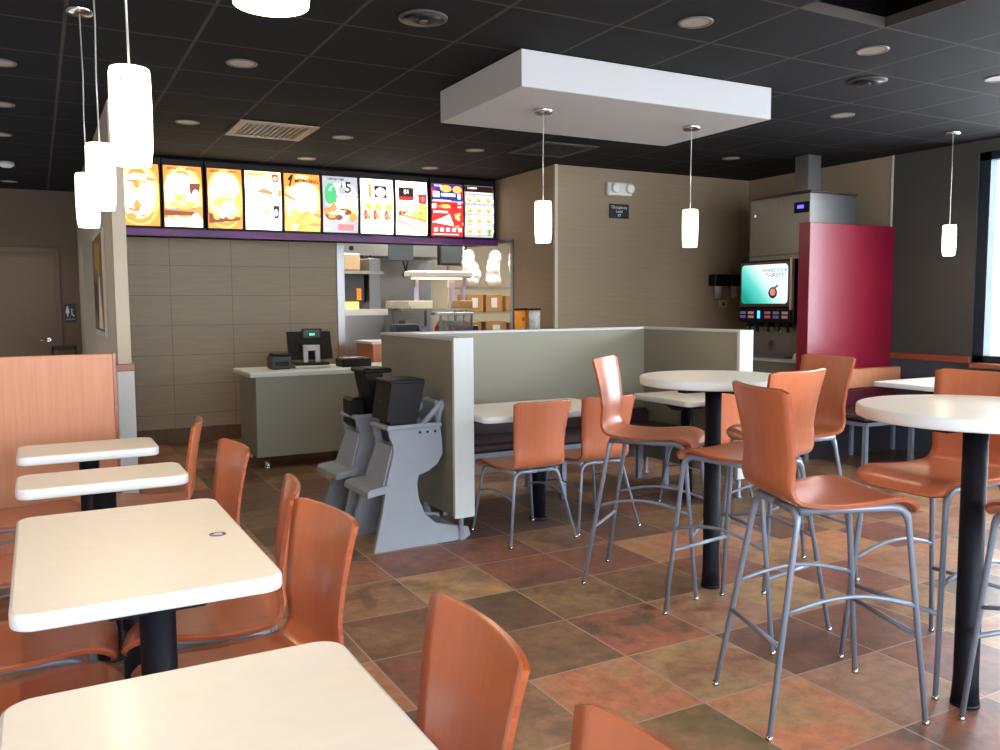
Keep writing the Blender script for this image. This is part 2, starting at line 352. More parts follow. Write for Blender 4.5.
# left side: hallway partition, hall wall with door, dining left wall
w = MB(); w.box(.48, 6.4, 0, .565, 11.72, CEIL, 0); struct('wall_partition', w, mat('greige_paint', rgb(192, 180, 160), .7, noise=.03))
w = MB(); w.box(.462, 6.38, .97, .585, 6.62, 1.02, b=.003); struct('trim_6', w, RAILW)
w = MB(); w.box(.47, 6.385, 0, .578, 6.45, .97); struct('trim_7', w, SPECK)
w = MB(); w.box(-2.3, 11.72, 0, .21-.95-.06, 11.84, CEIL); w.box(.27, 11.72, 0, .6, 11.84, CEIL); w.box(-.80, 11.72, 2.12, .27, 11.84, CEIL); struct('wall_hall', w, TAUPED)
w = MB()
w.box(-.80, 11.70, 0, -.74, 11.86, 2.12); w.box(.21, 11.70, 0, .27, 11.86, 2.12); w.box(-.74, 11.70, 2.06, .21, 11.86, 2.12)
d = struct('door_1', w, mat('door_frame_paint', rgb(104, 88, 72), .5), 'brown restroom door')
dl = MB().box(-.74, 11.745, .01, .21, 11.79, 2.06).build('door_leaf', mat('brown_door', rgb(118, 98, 78), .5, noise=.06), d)
h = MB(); h.lathe([(.025, 0), (.025, -.02)], (.12, 11.745, 1.01), axis='y', n=16); h.tube([(.12, 11.73, 1.01), (.12, 11.70, 1.01), (.02, 11.70, 1.01)], .009); h.build('door_handle', CHROME, dl)
w = MB(); w.box(-2.3, -2.6, 0, -2.2, 11.84, CEIL); struct('wall_left', w, mat('warm_beige_paint', rgb(150, 134, 114), .7))
# glazed wall behind the camera
w = MB(); w.box(-2.3, -2.6, 0, 7.37, -2.5, .5); w.box(-2.3, -2.6, 2.65, 7.37, -2.5, CEIL); w.box(-2.3, -2.6, 0, -1.6, -2.5, CEIL); w.box(6.0, -2.6, 0, 7.37, -2.5, CEIL); struct('wall_front', w, SLATE)
wf = MB()
for x in (-1.6, .3, 2.2, 4.1, 6.0): wf.box(x-.04, -2.59, .5, x+.04, -2.51, 2.65)
wf.box(-1.6, -2.59, .5, 6, -2.51, .56); wf.box(-1.6, -2.59, 2.59, 6, -2.51, 2.65)
struct('window_2', wf, FR)
# kitchen shell
KW = mat('kitchen_white_wall', rgb(172, 164, 142), .5)
w = MB(); w.box(2.0, 12.3, 0, 9.0, 12.42, CEIL); struct('wall_kitchen_back', w, KW)
w = MB(); w.box(8.9, 7.46, 0, 9.0, 12.3, CEIL); struct('wall_kitchen_right', w, KW)
w = MB(); w.box(7.4, 7.46, CEIL, 9.0, 12.4, CEIL+.05); struct('ceiling_kitchen', w, CEILM)
w = MB(); w.box(7.0, 5.0, -.02, 9.0, 12.4, -.001); struct('floor_kitchen', w, mat('quarry_tile', rgb(110, 70, 56), .5))
# outside
w = MB(); w.box(7.5, -30, -.3, 90, 60, -.2); struct('ground', w, mat('snow', rgb(236, 240, 246), .8, noise=.05, nscale=.4))

def tree(x, y, h, seed, label):
    rn = random.Random(seed); t = thing('tree', label, 'tree', (x, y, -.2), 0, 'bare winter trees beyond the window')
    b = MB(); b.tube([(0, 0, 0), (.05, 0, h*.4), (0, .1, h*.9)], [h*.02, h*.014, h*.004], 6)
    b.build('trunk', mat('bark', rgb(120, 116, 116), .9), t)
    b = MB()
    for k in range(110):
        z = h*rn.uniform(.15, .85); a = rn.uniform(0, 6.28); L_ = (h-z)*rn.uniform(.25, .5)
        e = (L_*math.cos(a), L_*math.sin(a), z+L_*rn.uniform(.3, .9)); b.tube([(0, 0, z), (e[0]*.5, e[1]*.5, z+(e[2]-z)*.4), e], [h*.006, h*.004, h*.0015], 4)
        for q in range(4):
            a2 = a+rn.uniform(-1, 1); b.tube([(e[0]*.6, e[1]*.6, z+(e[2]-z)*.5), (e[0]*.6+L_*.4*math.cos(a2), e[1]*.6+L_*.4*math.sin(a2), z+(e[2]-z)*.5+L_*.35)], [h*.003, h*.001], 3)
    b.build('branches', mat('twigs', rgb(132, 130, 134), .9), t)
tree(27, 12.6, 5.5, 1, 'tall bare grey winter tree seen through the window')
tree(30, 15.2, 3.6, 2, 'short bare winter tree beyond the window beside the frame')
tree(34, 14.0, 4.2, 3, 'distant bare winter tree between the other two outside')

# ------------------------------------------------------------------ plywood shell shared by chairs and stools
PROF = [(-.264, .394, .210), (-.260, .37, .208), (-.245, .29, .199), (-.232, .21, .190), (-.223, .135, .183), (-.216, .08, .179), (-.207, .04, .178), (-.187, .012, .180), (-.155, .0, .185),
        (-.10, -.006, .195), (-.03, -.008, .203), (.05, -.003, .206), (.13, .004, .203), (.185, .004, .199), (.225, -.008, .194), (.252, -.030, .187), (.266, -.050, .178)]
def shell_mesh(z0, kb=1.0, kw=1.0):
    """plywood shell; back and seat share the bend row; returns (back MB, seat MB)"""
    prof = [Vector((0, a, b*kb if b > .05 else b)) for a, b, w in PROF]; W_ = [w*(1-(1-kw)*max(0, min(1, b/.2))) for a, b, w in PROF]
    # refine
    rows = []; ws = []
    for i in range(len(prof)-1):
        for k in range(3 if i else 2):
            t = k/(3 if i else 2); p0 = prof[max(i-1, 0)]; p1 = prof[i]; p2 = prof[i+1]; p3 = prof[min(i+2, len(prof)-1)]
            q = .5*((2*p1)+(p2-p0)*t+(2*p0-5*p1+4*p2-p3)*t*t+(3*p1-p0-3*p2+p3)*t**3); rows.append(q); ws.append(W_[i]*(1-t)+W_[i+1]*t)
    rows.append(prof[-1]); ws.append(W_[-1])
    nu = 13; top = []; bot = []; T = .012
    for r in range(len(rows)):
        a = rows[max(r-1, 0)]; b = rows[min(r+1, len(rows)-1)]; tg = (b-a).normalized(); nr = Vector((0, tg.z, -tg.y))   # faces sitter (up / forward)
        if nr.z < 0 and nr.y < 0: nr = -nr
        nr = Vector((0, abs(tg.z), abs(tg.y)*(1 if tg.y > 0 else -1))); nr = Vector((0, -tg.z, tg.y)) if (-tg.z >= 0 or tg.y > 0) else nr
        back = max(0, min(1, rows[r].z/.12)); frac = r/(len(rows)-1)
        A = []; B = []
        for u in range(nu):
            s = -1+2*u/(nu-1); w = ws[r]
            # rounded corners at the very top and the very front
            zt = rows[r].z
            drop = Vector((0, 0, 0))
            if r < 4: drop = -Vector((0, 0, 1))*(.013*abs(s)**12)*(1-r/4)
            if r > len(rows)-5: drop = Vector((0, -1, .3))*(.022*abs(s)**7)*(1-(len(rows)-1-r)/4)
            curve = nr*((.030*s*s*back)-(.006*(1-s*s)*(1-back)))
            p = rows[r]+Vector((s*w, 0, z0))+drop+curve
            A.append(p); B.append(p-nr*T)
        top.append(A); bot.append(B)
    cut = next(i for i, q in enumerate(rows) if q.z < .006)
    def part(a, b, capa, capb):
        m = MB(); nr_ = b-a+1; vs = [p for r in range(a, b+1) for p in top[r]]+[p for r in range(a, b+1) for p in bot[r]]; o = nr_*nu
        F = [(r*nu+u, r*nu+u+1, (r+1)*nu+u+1, (r+1)*nu+u) for r in range(nr_-1) for u in range(nu-1)]
        m.add(vs, F+[tuple(o+i for i in f)[::-1] for f in F], 0, True)
        E = [(r*nu+k, (r+1)*nu+k, o+(r+1)*nu+k, o+r*nu+k) for r in range(nr_-1) for k in (0, nu-1)]
        for c, r in ((capa, 0), (capb, nr_-1)):
            if c: E += [(r*nu+u, r*nu+u+1, o+r*nu+u+1, o+r*nu+u) for u in range(nu-1)]
        oo = len(m.v)-len(vs); m.f += [tuple(oo+i for i in f) for f in E]; m.m += [1]*len(E); m.s += [False]*len(E)
        return m
    return part(0, cut, True, False), part(cut, len(rows)-1, False, True)

def glide(x, y): return MB().lathe([(.011, 0), (.012, .004), (.010, .016)], (x, y, 0), 10)
def make_stool(label):
    t = thing('bar_stool', label, 'bar stool')
    zs = .772
    bk, st = shell_mesh(zs, .94, .94); st.build('seat', [WOOD, WOODE], t); bk.build('backrest', [WOOD, WOODE], t)
    # rear frame: inverted U across the back, front legs bend back under the seat as rails
    zt = zs-.035
    rf = {}
    for s in (-1, 1):
        rf[s] = ((s*.205, -.285, 0), (s*.145, -.165, zt))
    for s in (-1, 1):
        pts = fillet([rf[s][0], rf[s][1], (0, -.165, zt)], .05)
        k = len(pts); lg_ = MB().tube(pts, [.0095+.0045*min(1, i/3) for i in range(k)]).build('leg', METAL, t); glide(s*.205, -.285).build('foot_glide', CHROME, lg_)
    for s in (-1, 1):
        pts = fillet([(s*.205, .285, 0), (s*.170, .212, zt+.005), (s*.145, -.165, zt)], .06)
        lg_ = MB().tube(pts, [.0095+.0045*min(1, i/3) for i in range(len(pts))]).build('leg', METAL, t); glide(s*.205, .285).build('foot_glide', CHROME, lg_)
    L = lambda a, b, f: tuple(a[i]+(b[i]-a[i])*f for i in range(3))
    F = lambda s: ((s*.205, .285, 0), (s*.170, .212, zt))
    for s in (-1, 1):
        MB().tube(arc(L(*rf[s], .55), L(*F(s), .55), .045), .0075, 8).build('side_stretcher', METAL, t)
    MB().tube([L(*rf[-1], .40), L(*rf[1], .40)], .0085, 8).build('rear_stretcher', METAL, t)
    MB().tube([L(*F(-1), .41), L(*F(1), .41)], .0095, 8).build('footrest', METAL, t)
    return t
def make_chair(label):
    t = thing('dining_chair', label, 'chair')
    zs = .455
    bk, st = shell_mesh(zs, 1.0, .955); st.build('seat', [WOOD, WOODE], t); bk.build('backrest', [WOOD, WOODE], t)
    zt = zs-.033
    rf = {s: ((s*.232, -.25, 0), (s*.150, -.165, zt)) for s in (-1, 1)}
    for s in (-1, 1):
        pts = fillet([rf[s][0], rf[s][1], (0, -.165, zt)], .05); lg_ = MB().tube(pts, [.0085+.003*min(1, i/3) for i in range(len(pts))]).build('leg', METAL, t); glide(s*.232, -.25).build('foot_glide', CHROME, lg_)
        pts = fillet([(s*.225, .225, 0), (s*.165, .175, zt+.004), (s*.150, -.165, zt)], .06); lg_ = MB().tube(pts, [.0085+.003*min(1, i/3) for i in range(len(pts))]).build('leg', METAL, t); glide(s*.225, .225).build('foot_glide', CHROME, lg_)
    L = lambda a, b, f: tuple(a[i]+(b[i]-a[i])*f for i in range(3))
    for s in (-1, 1):
        F = ((s*.225, .225, 0), (s*.165, .175, zt)); MB().tube(arc(L(*rf[s], .62), L(*F, .62), .03), .0065, 8).build('side_stretcher', METAL, t)
        pass
    return t

GS = 'orange bar stools around the round tables'
ST = [  # x, y, facing deg, label
    (2.37, 2.03, -18.4, 'orange plywood bar stool in the open, nearest in front, its back turned towards the half wall end and seat to the near round table'),
    (2.715, 3.405, -53, 'orange bar stool left of the far round table, seen side on with a shiny back'),
    (2.715, 2.725, 99, 'orange bar stool on the near side of the far round table, its back half hidden by the nearest stool'),
    (3.375, 3.11, 171, 'orange bar stool right of the far round table, facing in, below the red partition'),
    (3.055, 2.05, 180, 'orange bar stool behind the near round table, glossy seat front facing out'),
    (2.86, 1.39, 80, 'orange bar stool in front of the near round table, cut off by the picture edge')]
LB = ['orange bar stool standing clear beside the near round table, seen from behind in full',
      'orange bar stool left of the far round table, seen side on with shiny back',
      'orange bar stool at the far round table, half hidden behind the foremost stool',
      'orange bar stool at the far round table standing in front of the red partition',
      'orange bar stool behind the near round table with its glossy seat front turned out',
      'orange bar stool mostly out of view beside the near round table pole']
st0 = None
for (x, y, a, _), lb in zip(ST, LB):
    rz = R(a-90)
    if st0 is None: st0 = make_stool(lb); st0['group'] = GS; st0.location = (x, y, 0); st0.rotation_euler.z = rz
    else: dup(st0, (x, y, 0), rz, lb, GS)
GC = 'orange dining chairs with metal legs'
CH = [(.43, .80, 180, 'orange dining chair at the nearest table, only its top corner in view'),
      (.43, 1.345, 178, 'orange dining chair beside the nearest table, large back in full view'),
      (.45, 2.28, 188, 'orange dining chair at the sticker table, broad back next to the nearest table'),
      (.455, 2.75, 168, 'orange dining chair at the sticker table with its back seen edge on'),
      (.455, 3.58, 185, 'orange dining chair at the narrow table behind the sticker table, broad back'),
      (.44, 4.50, 168, 'orange dining chair at the rearmost narrow table, slim back seen edge on'),
      (-.085, 2.30, 2, 'orange dining chair seat poking out under the near corner of the sticker table'),
      (-.085, 2.80, -3, 'orange dining chair seat under the far part of the sticker table'),
      (-.09, 3.62, 0, 'orange dining chair seat left of the narrow table behind the sticker table'),
      (-.09, 4.50, 0, 'orange dining chair seat left of the rearmost narrow table'),
      (2.585, 4.49, 92, 'orange dining chair at the half wall booth, left one next to the white end panel'),
      (3.09, 4.52, 90, 'orange dining chair at the half wall booth behind the side-on bar stool'),
      (4.08, 4.50, 90, 'orange dining chair at the half wall booth glimpsed under the far round table')]
c0 = None
for x, y, a, lb in CH:
    rz = R(a-90)
    if c0 is None: c0 = make_chair(lb); c0['group'] = GC; c0.location = (x, y, 0); c0.rotation_euler.z = rz
    else: dup(c0, (x, y, 0), rz, lb, GC)

# ------------------------------------------------------------------ tables
def round_poly(x0, y0, x1, y1, r, n=6):
    P = []
    for cx, cy, a0 in ((x1-r, y1-r, 0), (x0+r, y1-r, 90), (x0+r, y0+r, 180), (x1-r, y0+r, 270)):
        for k in range(n+1): a = R(a0+90*k/n); P.append((cx+r*math.cos(a), cy+r*math.sin(a)))
    return P
def slab_top(pts, z0, z1, b=.008):
    """tabletop with an eased white edge: centroid inset bevel"""
    cx = sum(p[0] for p in pts)/len(pts); cy = sum(p[1] for p in pts)/len(pts)
    def ins(d):
        out = []
        for i, p in enumerate(pts):
            a = Vector(pts[i-1]); c_ = Vector(pts[(i+1) % len(pts)]); t = (c_-a).normalized(); nrm = Vector((-t.y, t.x)); out.append((p[0]+nrm.x*d, p[1]+nrm.y*d))
        return out
    rings = [(ins(b), z0), (ins(b*.3), z0+b*.3), (pts, z0+b), (pts, z1-b), (ins(b*.3), z1-b*.3), (ins(b), z1)]
    m = MB(); n_ = len(pts); vs = [(p[0], p[1], z) for r, z in rings for p in r]
    m.add(vs, [(k*n_+i, k*n_+(i+1) % n_, (k+1)*n_+(i+1) % n_, (k+1)*n_+i) for k in range(5) for i in range(n_)], 1, True)
    m.add(vs, [tuple(range(n_))[::-1]], 1); m.add(vs, [tuple(5*n_+i for i in range(n_))], 0)
    return m
def cafe_table(name, label, x0, y0, x1, y1, z, group, poles=((0, 0),), bracket=True):
    cx, cy = (x0+x1)/2, (y0+y1)/2; t = thing(name, label, 'table', (cx, cy, 0), 0, group)
    slab_top(round_poly(x0-cx, y0-cy, x1-cx, y1-cy, .055), z-.040, z).build('tabletop', [TOP, TOPE], t)
    for px_, py_ in poles:
        MB().lathe([(.044, .02), (.044, z-.04)], n=20).move(px_, py_).build('pole', BLACK, t)
        if bracket:
            s = MB(); s.prism([(-.20, z-.041), (.20, z-.041), (.11, z-.10), (-.11, z-.10)], -.035, .035, axis='y').move(px_, py_); s.build('top_bracket', BLACK, t)
        MB().lathe([(.062, 0), (.062, .010), (.044, .02)], n=24).move(px_, py_).build('base', BLACK, t)
    return t
GT = 'cream tables along the left row'
t1 = cafe_table('dining_table', 'cream table nearest of the left row, bare top cut off in front', -.085, .70, .51, 1.64, .75, GT, ((0, -.22), (0, .22)))
t2 = cafe_table('dining_table', 'large cream table of the left row with a small purple sticker', -.085, 2.08, .52, 3.08, .75, GT, ((.02, -.30), (.02, .28)))
t3 = cafe_table('dining_table', 'narrow cream table right behind the one with the purple sticker', -.10, 3.53, .51, 3.87, .75, GT, ((0, 0),), False)
t4 = cafe_table('dining_table', 'narrow cream table rearmost of the left row by the wood panel', -.11, 4.30, .49, 4.68, .75, GT, ((0, 0),), False)
sk = thing('sticker', 'small round purple sticker on the large cream table', 'sticker', (.44, 2.56, .7505))
MB().lathe([(.024, 0), (.024, .0008)], n=24).build('disc', mat('purple_print', rgb(92, 64, 140), .4), sk)
e_ = MB(); e_.lathe([(.013, 0), (.013, .0004)], (0, .002, .0008), n=16); e_.box(-.018, -.012, .0008, .018, -.008, .0012); e_.build('print', mat('sticker_white', rgb(226, 220, 232), .4), sk)
sk.rotation_euler.z = R(-20)
GB = 'cream booth tables inside the half wall'
cafe_table('booth_table', 'cream booth table inside the half wall by its white end panel', 2.30, 4.42, 3.32, 5.06, .75, GB, ((.05, 0),), False)
cafe_table('booth_table', 'cream booth table inside the half wall seen below the far round table', 3.85, 4.42, 4.38, 5.06, .75, GB)
cafe_table('dining_table', 'cream table beside the window in front of the plum bench', 6.15, 4.12, 7.0, 4.78, .75, None)
def round_table(label, x, y, r):
    t = thing('round_table', label, 'table', (x, y, 0), 0, 'round bar height tables'); z = 1.062
    pts = [(r*math.cos(2*math.pi*i/64), r*math.sin(2*math.pi*i/64)) for i in range(64)]
    slab_top(pts, z-.042, z).build('tabletop', [TOP, TOPE], t)
    MB().lathe([(.046, .01), (.041, .10), (.040, z-.06)], n=24).build('pole', BLACK, t)
    s = MB(); s.box(-.2, -.03, z-.075, .2, .03, z-.036); s.box(-.03, -.2, z-.075, .03, .2, z-.036); s.build('top_bracket', BLACK, t)
    MB().lathe([(.0, 0), (.048, 0), (.048, .012), (0.0, .02)], n=24).build('base', BLACK, t)
round_table('near round bar height table with cream top and black pole', 2.825, 1.77, .385)
round_table('far round bar height table with cream top, close to the half wall', 2.915, 3.165, .36)

# ------------------------------------------------------------------ left row wood divider panel
t = thing('wood_divider', 'tall orange wood divider panel closing the left table row', 'divider', (-.6, 5.32, 0))
MB().box(-1.2, -.02, 0, .97, .02, 1.15, b=.004).build('panel', PANELW, t)
MB().box(.97, -.022, 0, .985, .022, 1.152).build('edge_trim', WOODE, t)

# ------------------------------------------------------------------ U shaped half wall with booth bench
t = thing('half_wall', 'grey green U shaped half wall with white speckled edges around the booth', 'partition', (3.3, 4.5, 0))
def hw(n_, x0, y0, x1, y1, z0, z1, m, idx=0): return MB().box(x0-3.3, y0-4.5, z0, x1-3.3, y1-4.5, z1, b=.002).build(n_, m, t)
hw('left_panel', 2.145, 4.53, 2.255, 5.72, .15, 1.205, GREY); hw('left_end_panel', 2.135, 4.50, 2.265, 4.53, .145, 1.222, SPECK)
hw('back_panel', 2.25, 5.60, 4.40, 5.71, .15, 1.205, GREY)
hw('right_panel', 4.395, 4.53, 4.505, 5.72, .15, 1.205, GREY); hw('right_end_panel', 4.385, 4.50, 4.515, 4.53, .145, 1.222, SPECK)
hw('cap', 2.138, 4.53, 2.262, 5.72, 1.205, 1.222, SPECK); hw('cap', 4.388, 4.53, 4.512, 5.72, 1.205, 1.222, SPECK); hw('cap', 2.262, 5.593, 4.388, 5.717, 1.205, 1.222, SPECK)
for x, y in ((2.2, 4.56), (2.2, 5.1), (2.2, 5.64), (3.3, 5.655), (4.45, 5.64), (4.45, 4.56), (4.45, 5.1)):
    MB().lathe([(.028, 0), (.028, .006), (.017, .012), (.017, .16)], (x-3.3, y-4.5, 0), 16).build('foot', METAL, t)
t = thing('booth_bench', 'dark plum booth bench inside the half wall', 'bench', (3.32, 5.35, 0))
MB().box(-1.03, -.25, .40, 1.03, .10, .47, b=.02).build('seat', PURPLE, t); MB().box(-1.03, .11, .44, 1.03, .20, .57, b=.02).build('backrest', PURPLE, t)
MB().box(-1.0, -.22, .36, 1.0, .18, .40).build('frame', METAL, t)
for x in (-.95, 0, .95):
    for y in (-.19, .15): MB().box(x-.018, y-.018, 0, x+.018, y+.018, .37).build('leg', METAL, t)

# bench by the window
t = thing('window_bench', 'plum bench with orange top rail against the red partition', 'bench', (6.6, 5.1, 0))
MB().box(-.61, .235, 0, .61, .28, .40).build('kick_panel', mat('dark_kick_panel', rgb(40, 38, 42), .6), t)
MB().box(-.62, -.42, .415, .62, .20, .465, b=.02).build('seat', PURPLE, t)
MB().box(-.62, .20, .42, .62, .28, .62, b=.015).build('backrest', MAROON, t)
MB().box(-.63, .19, .62, .63, .29, .80, b=.01).build('top_rail', PANELW, t)
MB().box(-.62, -.42, .385, .62, .26, .415).build('frame', METAL, t)
for x in (-.59, .0, .59):
    for y in (-.39, .23): MB().box(x-.018, y-.018, 0, x+.018, y+.018, .39).build('leg', METAL, t)

# ------------------------------------------------------------------ red partition, ice machine, drink dispenser
tag(MB().box(6.10, 5.42, 0, 7.245, 5.55, 2.13, b=.004).build('red_partition', REDM), 'tall crimson partition shielding the drink machine', 'partition')
t = thing('drinks_counter', 'counter with steel top under the drink dispenser', 'counter', (6.75, 6.25, 0))
MB().box(-.42, -.62, 0, .48, .85, .84).build('cabinet', GREY, t); MB().box(-.47, -.66, .84, .49, .9, .875, b=.004).build('worktop', SPECK, t)
t = thing('drink_dispenser', 'black and steel drink dispenser with glowing teal screen', 'drink dispenser', (6.3, 6.14, .875))
# local: front faces -X, y from -.33 to .33
MB().box(.10, -.33, 0, .62, .33, .36).build('steel_body', STEEL, t)
MB().box(.0, -.37, .34, .62, .34, .99, b=.01).build('housing', BLK, t)
pn = MB().box(-.012, -.335, .50, .0, .325, .935, b=.01).build('screen_frame', mat('screen_bezel', rgb(110, 96, 80), .3, .6), t)
MB().box(-.03, -.365, .47, .0, -.34, .96).build('edge_strip', mat('silver_strip', rgb(210, 205, 200), .3, .5), t)
scr = MB()
scr.prism(round_poly(-.30, .53, .30, .91, .04), -.016, -.012, 0, axis='x')
scr.build('screen', None, t) if False else None
m = bpy.data.materials.new('teal_screen'); m.use_nodes = True; n = m.node_tree.nodes; l = m.node_tree.links; p = n['Principled BSDF']
tcn = n.new('ShaderNodeTexCoord'); sxn = n.new('ShaderNodeSeparateXYZ'); l.new(tcn.outputs['Object'], sxn.inputs[0])
crn = n.new('ShaderNodeValToRGB'); ad = n.new('ShaderNodeMath'); ad.operation = 'MULTIPLY_ADD'; l.new(sxn.outputs[1], ad.inputs[0]); ad.inputs[1].default_value = -1.0; ad.inputs[2].default_value = -.22
ad2 = n.new('ShaderNodeMath'); ad2.operation = 'ADD'; l.new(ad.outputs[0], ad2.inputs[0]); l.new(sxn.outputs[2], ad2.inputs[1]); l.new(ad2.outputs[0], crn.inputs[0])
crn.color_ramp.elements[0].position = .12; crn.color_ramp.elements[0].color = rgb(0, 150, 130); crn.color_ramp.elements[1].position = .62; crn.color_ramp.elements[1].color = rgb(236, 250, 252)
q = crn.color_ramp.elements.new(.35); q.color = rgb(90, 205, 195)
l.new(crn.outputs[0], p.inputs['Emission Color']); p.inputs['Emission Strength'].default_value = 1.1; p.inputs['Base Color'].default_value = (0, 0, 0, 1)
so = scr.build('screen', m, t)
def flat_text(txt, size, m_, parent, loc, facing='-x', name='lettering', bold=False, sxx=1):
    vs, fs = text_mesh(txt, size, bold); mb = MB()
    if facing == '-x': vs = [(0, -x*sxx, y) for x, y, z in vs]
    elif facing == '-y': vs = [(x*sxx, 0, y) for x, y, z in vs]
    elif facing == 'z': vs = [(x, y, 0) for x, y, z in vs]
    mb.add([(x+loc[0], y+loc[1], z+loc[2]) for x, y, z in vs], fs); return mb.build(name, m_, parent)
DT = emit('dark_screen_text', rgb(60, 90, 100), .3)
flat_text('WHERE YOUR', .05, DT, t, (-.018, -.14, .85)); flat_text('THIRSTY?', .062, DT, t, (-.018, -.15, .80))
lg = MB(); lg.lathe([(.055, 0), (.055, -.001)], (-.018, -.12, .635), 20, axis='x', mi=0); lg.lathe([(.035, 0), (.035, -.001)], (-.0195, -.12, .64), 20, axis='x', mi=1)
lg.add([(-.02, -.07, .62), (-.02, -.19, .70), (-.02, -.18, .715), (-.02, -.06, .635)], [(0, 1, 2, 3)], 2); lg.build('drink_emblem', [emit('emblem_dark', rgb(40, 60, 60), .3), emit('emblem_coral', rgb(220, 130, 110), .8), emit('emblem_dark2', rgb(40, 60, 60), .3)], t)
MB().box(-.02, -.34, .36, .01, .335, .475, b=.005).build('button_panel', BLK, t)
for k, y in enumerate((.27, .16, -.06, -.17, -.28)):
    for zz in (.44, .40):
        MB().box(-.026, y-.035, zz-.013, -.02, y+.035, zz+.013).build('flavour_button', emit('button_%d' % (k % 3), [rgb(90, 80, 120), rgb(150, 110, 110), rgb(150, 80, 80)][k % 3], .5), t)
MB().box(-.026, .04, .385, -.02, .07, .46).build('indicator_light', emit('blue_led', rgb(60, 150, 255), 2.5), t)
for y in (.25, .14, 0, -.14, -.25):
    MB().box(.03, y-.03, .30, .09, y+.03, .35).lathe([(.014, .25), (.012, .30)], (.06, y, 0), 10).build('nozzle', BLK, t)
flat_text('TACO', .03, DARKG, t, (.096, 0, .08)); 
b = MB(); b.lathe([(.034, 0), (.034, -.003)], (.099, 0, .13), 20, axis='x'); b.build('bell_emblem', mat('emblem_dark_print', rgb(70, 66, 62), .5), t)
MB().box(-.03, -.3, 0, .1, .3, .02).build('drip_tray', STEEL, t)
t = thing('ice_machine', 'large steel ice machine above the drink dispenser', 'ice machine', (6.3, 5.98, 1.866))
MB().box(0, -.38, 0, .62, .38, .56, b=.008).build('body', STEEL, t)
MB().box(-.01, -.39, .56, .63, .39, .58).build('lid', mat('lid_dark', rgb(60, 50, 44), .5), t)
MB().box(-.012, -.375, .38, .0, -.19, .48, b=.008).build('control_panel', BLK, t)
MB().box(-.018, -.31, .42, -.012, -.24, .45).build('indicator_light', emit('violet_led', rgb(80, 70, 255), 3), t)
b = MB(); b.lathe([(.028, 0), (.028, -.004)], (0, .30, .40), 20, axis='x'); b.build('emblem', mat('emblem_grey', rgb(70, 70, 70), .5), t)
b = MB(); b.lathe([(.016, 0), (.016, -.002)], (-.004, .30, .40), 16, axis='x'); b.build('emblem_centre', WHITE, t)
MB().box(.16, -.20, .58, .33, -.04, .937).build('duct', STEEL, t)
MB().box(-.005, -.37, -.04, .6, .37, 0).build('plinth', STEEL, t)
t = thing('napkin', 'crumpled white napkin on the drink counter', 'napkin', (6.34, 5.70, .875))
q_ = MB(); q_.prism([(-.07, 0), (.05, 0), (.07, .015), (-.02, .06), (-.05, .05)], -.05, .05, axis='y'); q_.build('sheet', WHITE, t)
t = thing('napkin_stack', 'stack of brown napkins beside the crumpled one on the drink counter', 'napkins', (6.36, 5.60, .875)); MB().box(-.06, -.06, 0, .06, .06, .03, b=.004).build('sheets', CARD, t)
# cup dispensers on the centre wall
GD = 'cup dispensers beside the drink machine'
for i, (x, lb) in enumerate(((6.74, 'dark wall cup dispenser left of the drink machine'), (6.99, 'dark wall cup dispenser nearest the right wall'))):
    t = thing('cup_dispenser', lb, 'cup dispenser', (x, 7.335, 1.60), 0, GD)
    MB().box(-.09, -.12, 0, .09, 0, .13, b=.008).build('housing', BLK, t); MB().lathe([(.05, -.03), (.05, 0), (.03, .002)], (0, -.125+.06, .06), 20).move().build('ring', DARKG, t)
    MB().lathe([(.035, -.14), (.05, -.01), (.05, 0)], (0, -.06, 0), 20).build('cup', mat('grey_cup', rgb(150, 148, 144), .5), t)
t = thing('wall_outlet', 'small beige power outlet below the cup dispensers', 'outlet', (6.88, 7.338, 1.40)); MB().box(-.06, -.008, -.04, .06, 0, .04, b=.002).build('plate', mat('outlet_beige', rgb(170, 156, 136), .5), t)
MB().box(-.02, -.012, -.02, .02, -.007, .02).build('socket', DARKG, t)

# ------------------------------------------------------------------ emergency light and occupancy sign
t = thing('emergency_light', 'white twin head emergency light on the taupe wall', 'emergency light', (5.39, 7.338, 2.60))
MB().box(-.155, -.06, -.07, .155, 0, .065, b=.012).build('housing', WHITE, t)
for x in (-.08, .10):
    MB().lathe([(.035, 0), (.05, -.02), (.05, -.05), (.03, -.055)], (x, -.06, 0), 20, axis='y').build('lamp_head', mat('frosted_lens', rgb(232, 232, 226), .25), t)
t = thing('occupancy_sign', 'small black sign reading Occupancy Load 97', 'sign', (5.41, 7.336, 2.375))
MB().box(-.125, -.006, -.075, .125, 0, .075).build('plate', mat('sign_black', rgb(20, 22, 32), .4), t)
SW = mat('sign_white', rgb(210, 214, 220), .5)
flat_text('Occupancy', .045, SW, t, (0, -.0085, .04), '-y'); flat_text('Load', .042, SW, t, (0, -.0085, -.003), '-y'); flat_text('97', .042, SW, t, (0, -.0085, -.046), '-y')
t = thing('restroom_sign', 'black restroom sign with white figures beside the brown door', 'sign', (.365, 11.715, 1.33))
MB().box(-.06, -.008, -.11, .06, 0, .11, b=.003).build('plate', mat('sign_black', rgb(20, 22, 32), .4), t)
b = MB()
for x in (-.03,): b.lathe([(.011, 0), (.011, -.001)], (x, -.009, .075), 14, axis='y'); b.prism([(x-.014, .06), (x+.014, .06), (x+.022, 0), (x+.008, 0), (x+.006, -.04), (x-.006, -.04), (x-.008, 0), (x-.022, 0)], -.0105, -.009, axis='y')
b.lathe([(.009, 0), (.009, -.001)], (.018, -.009, .045), 14, axis='y'); b.prism([(.012, .03), (.022, .03), (.024, -.01), (.045, -.03), (.04, -.04), (.014, -.018)], -.0105, -.009, axis='y')
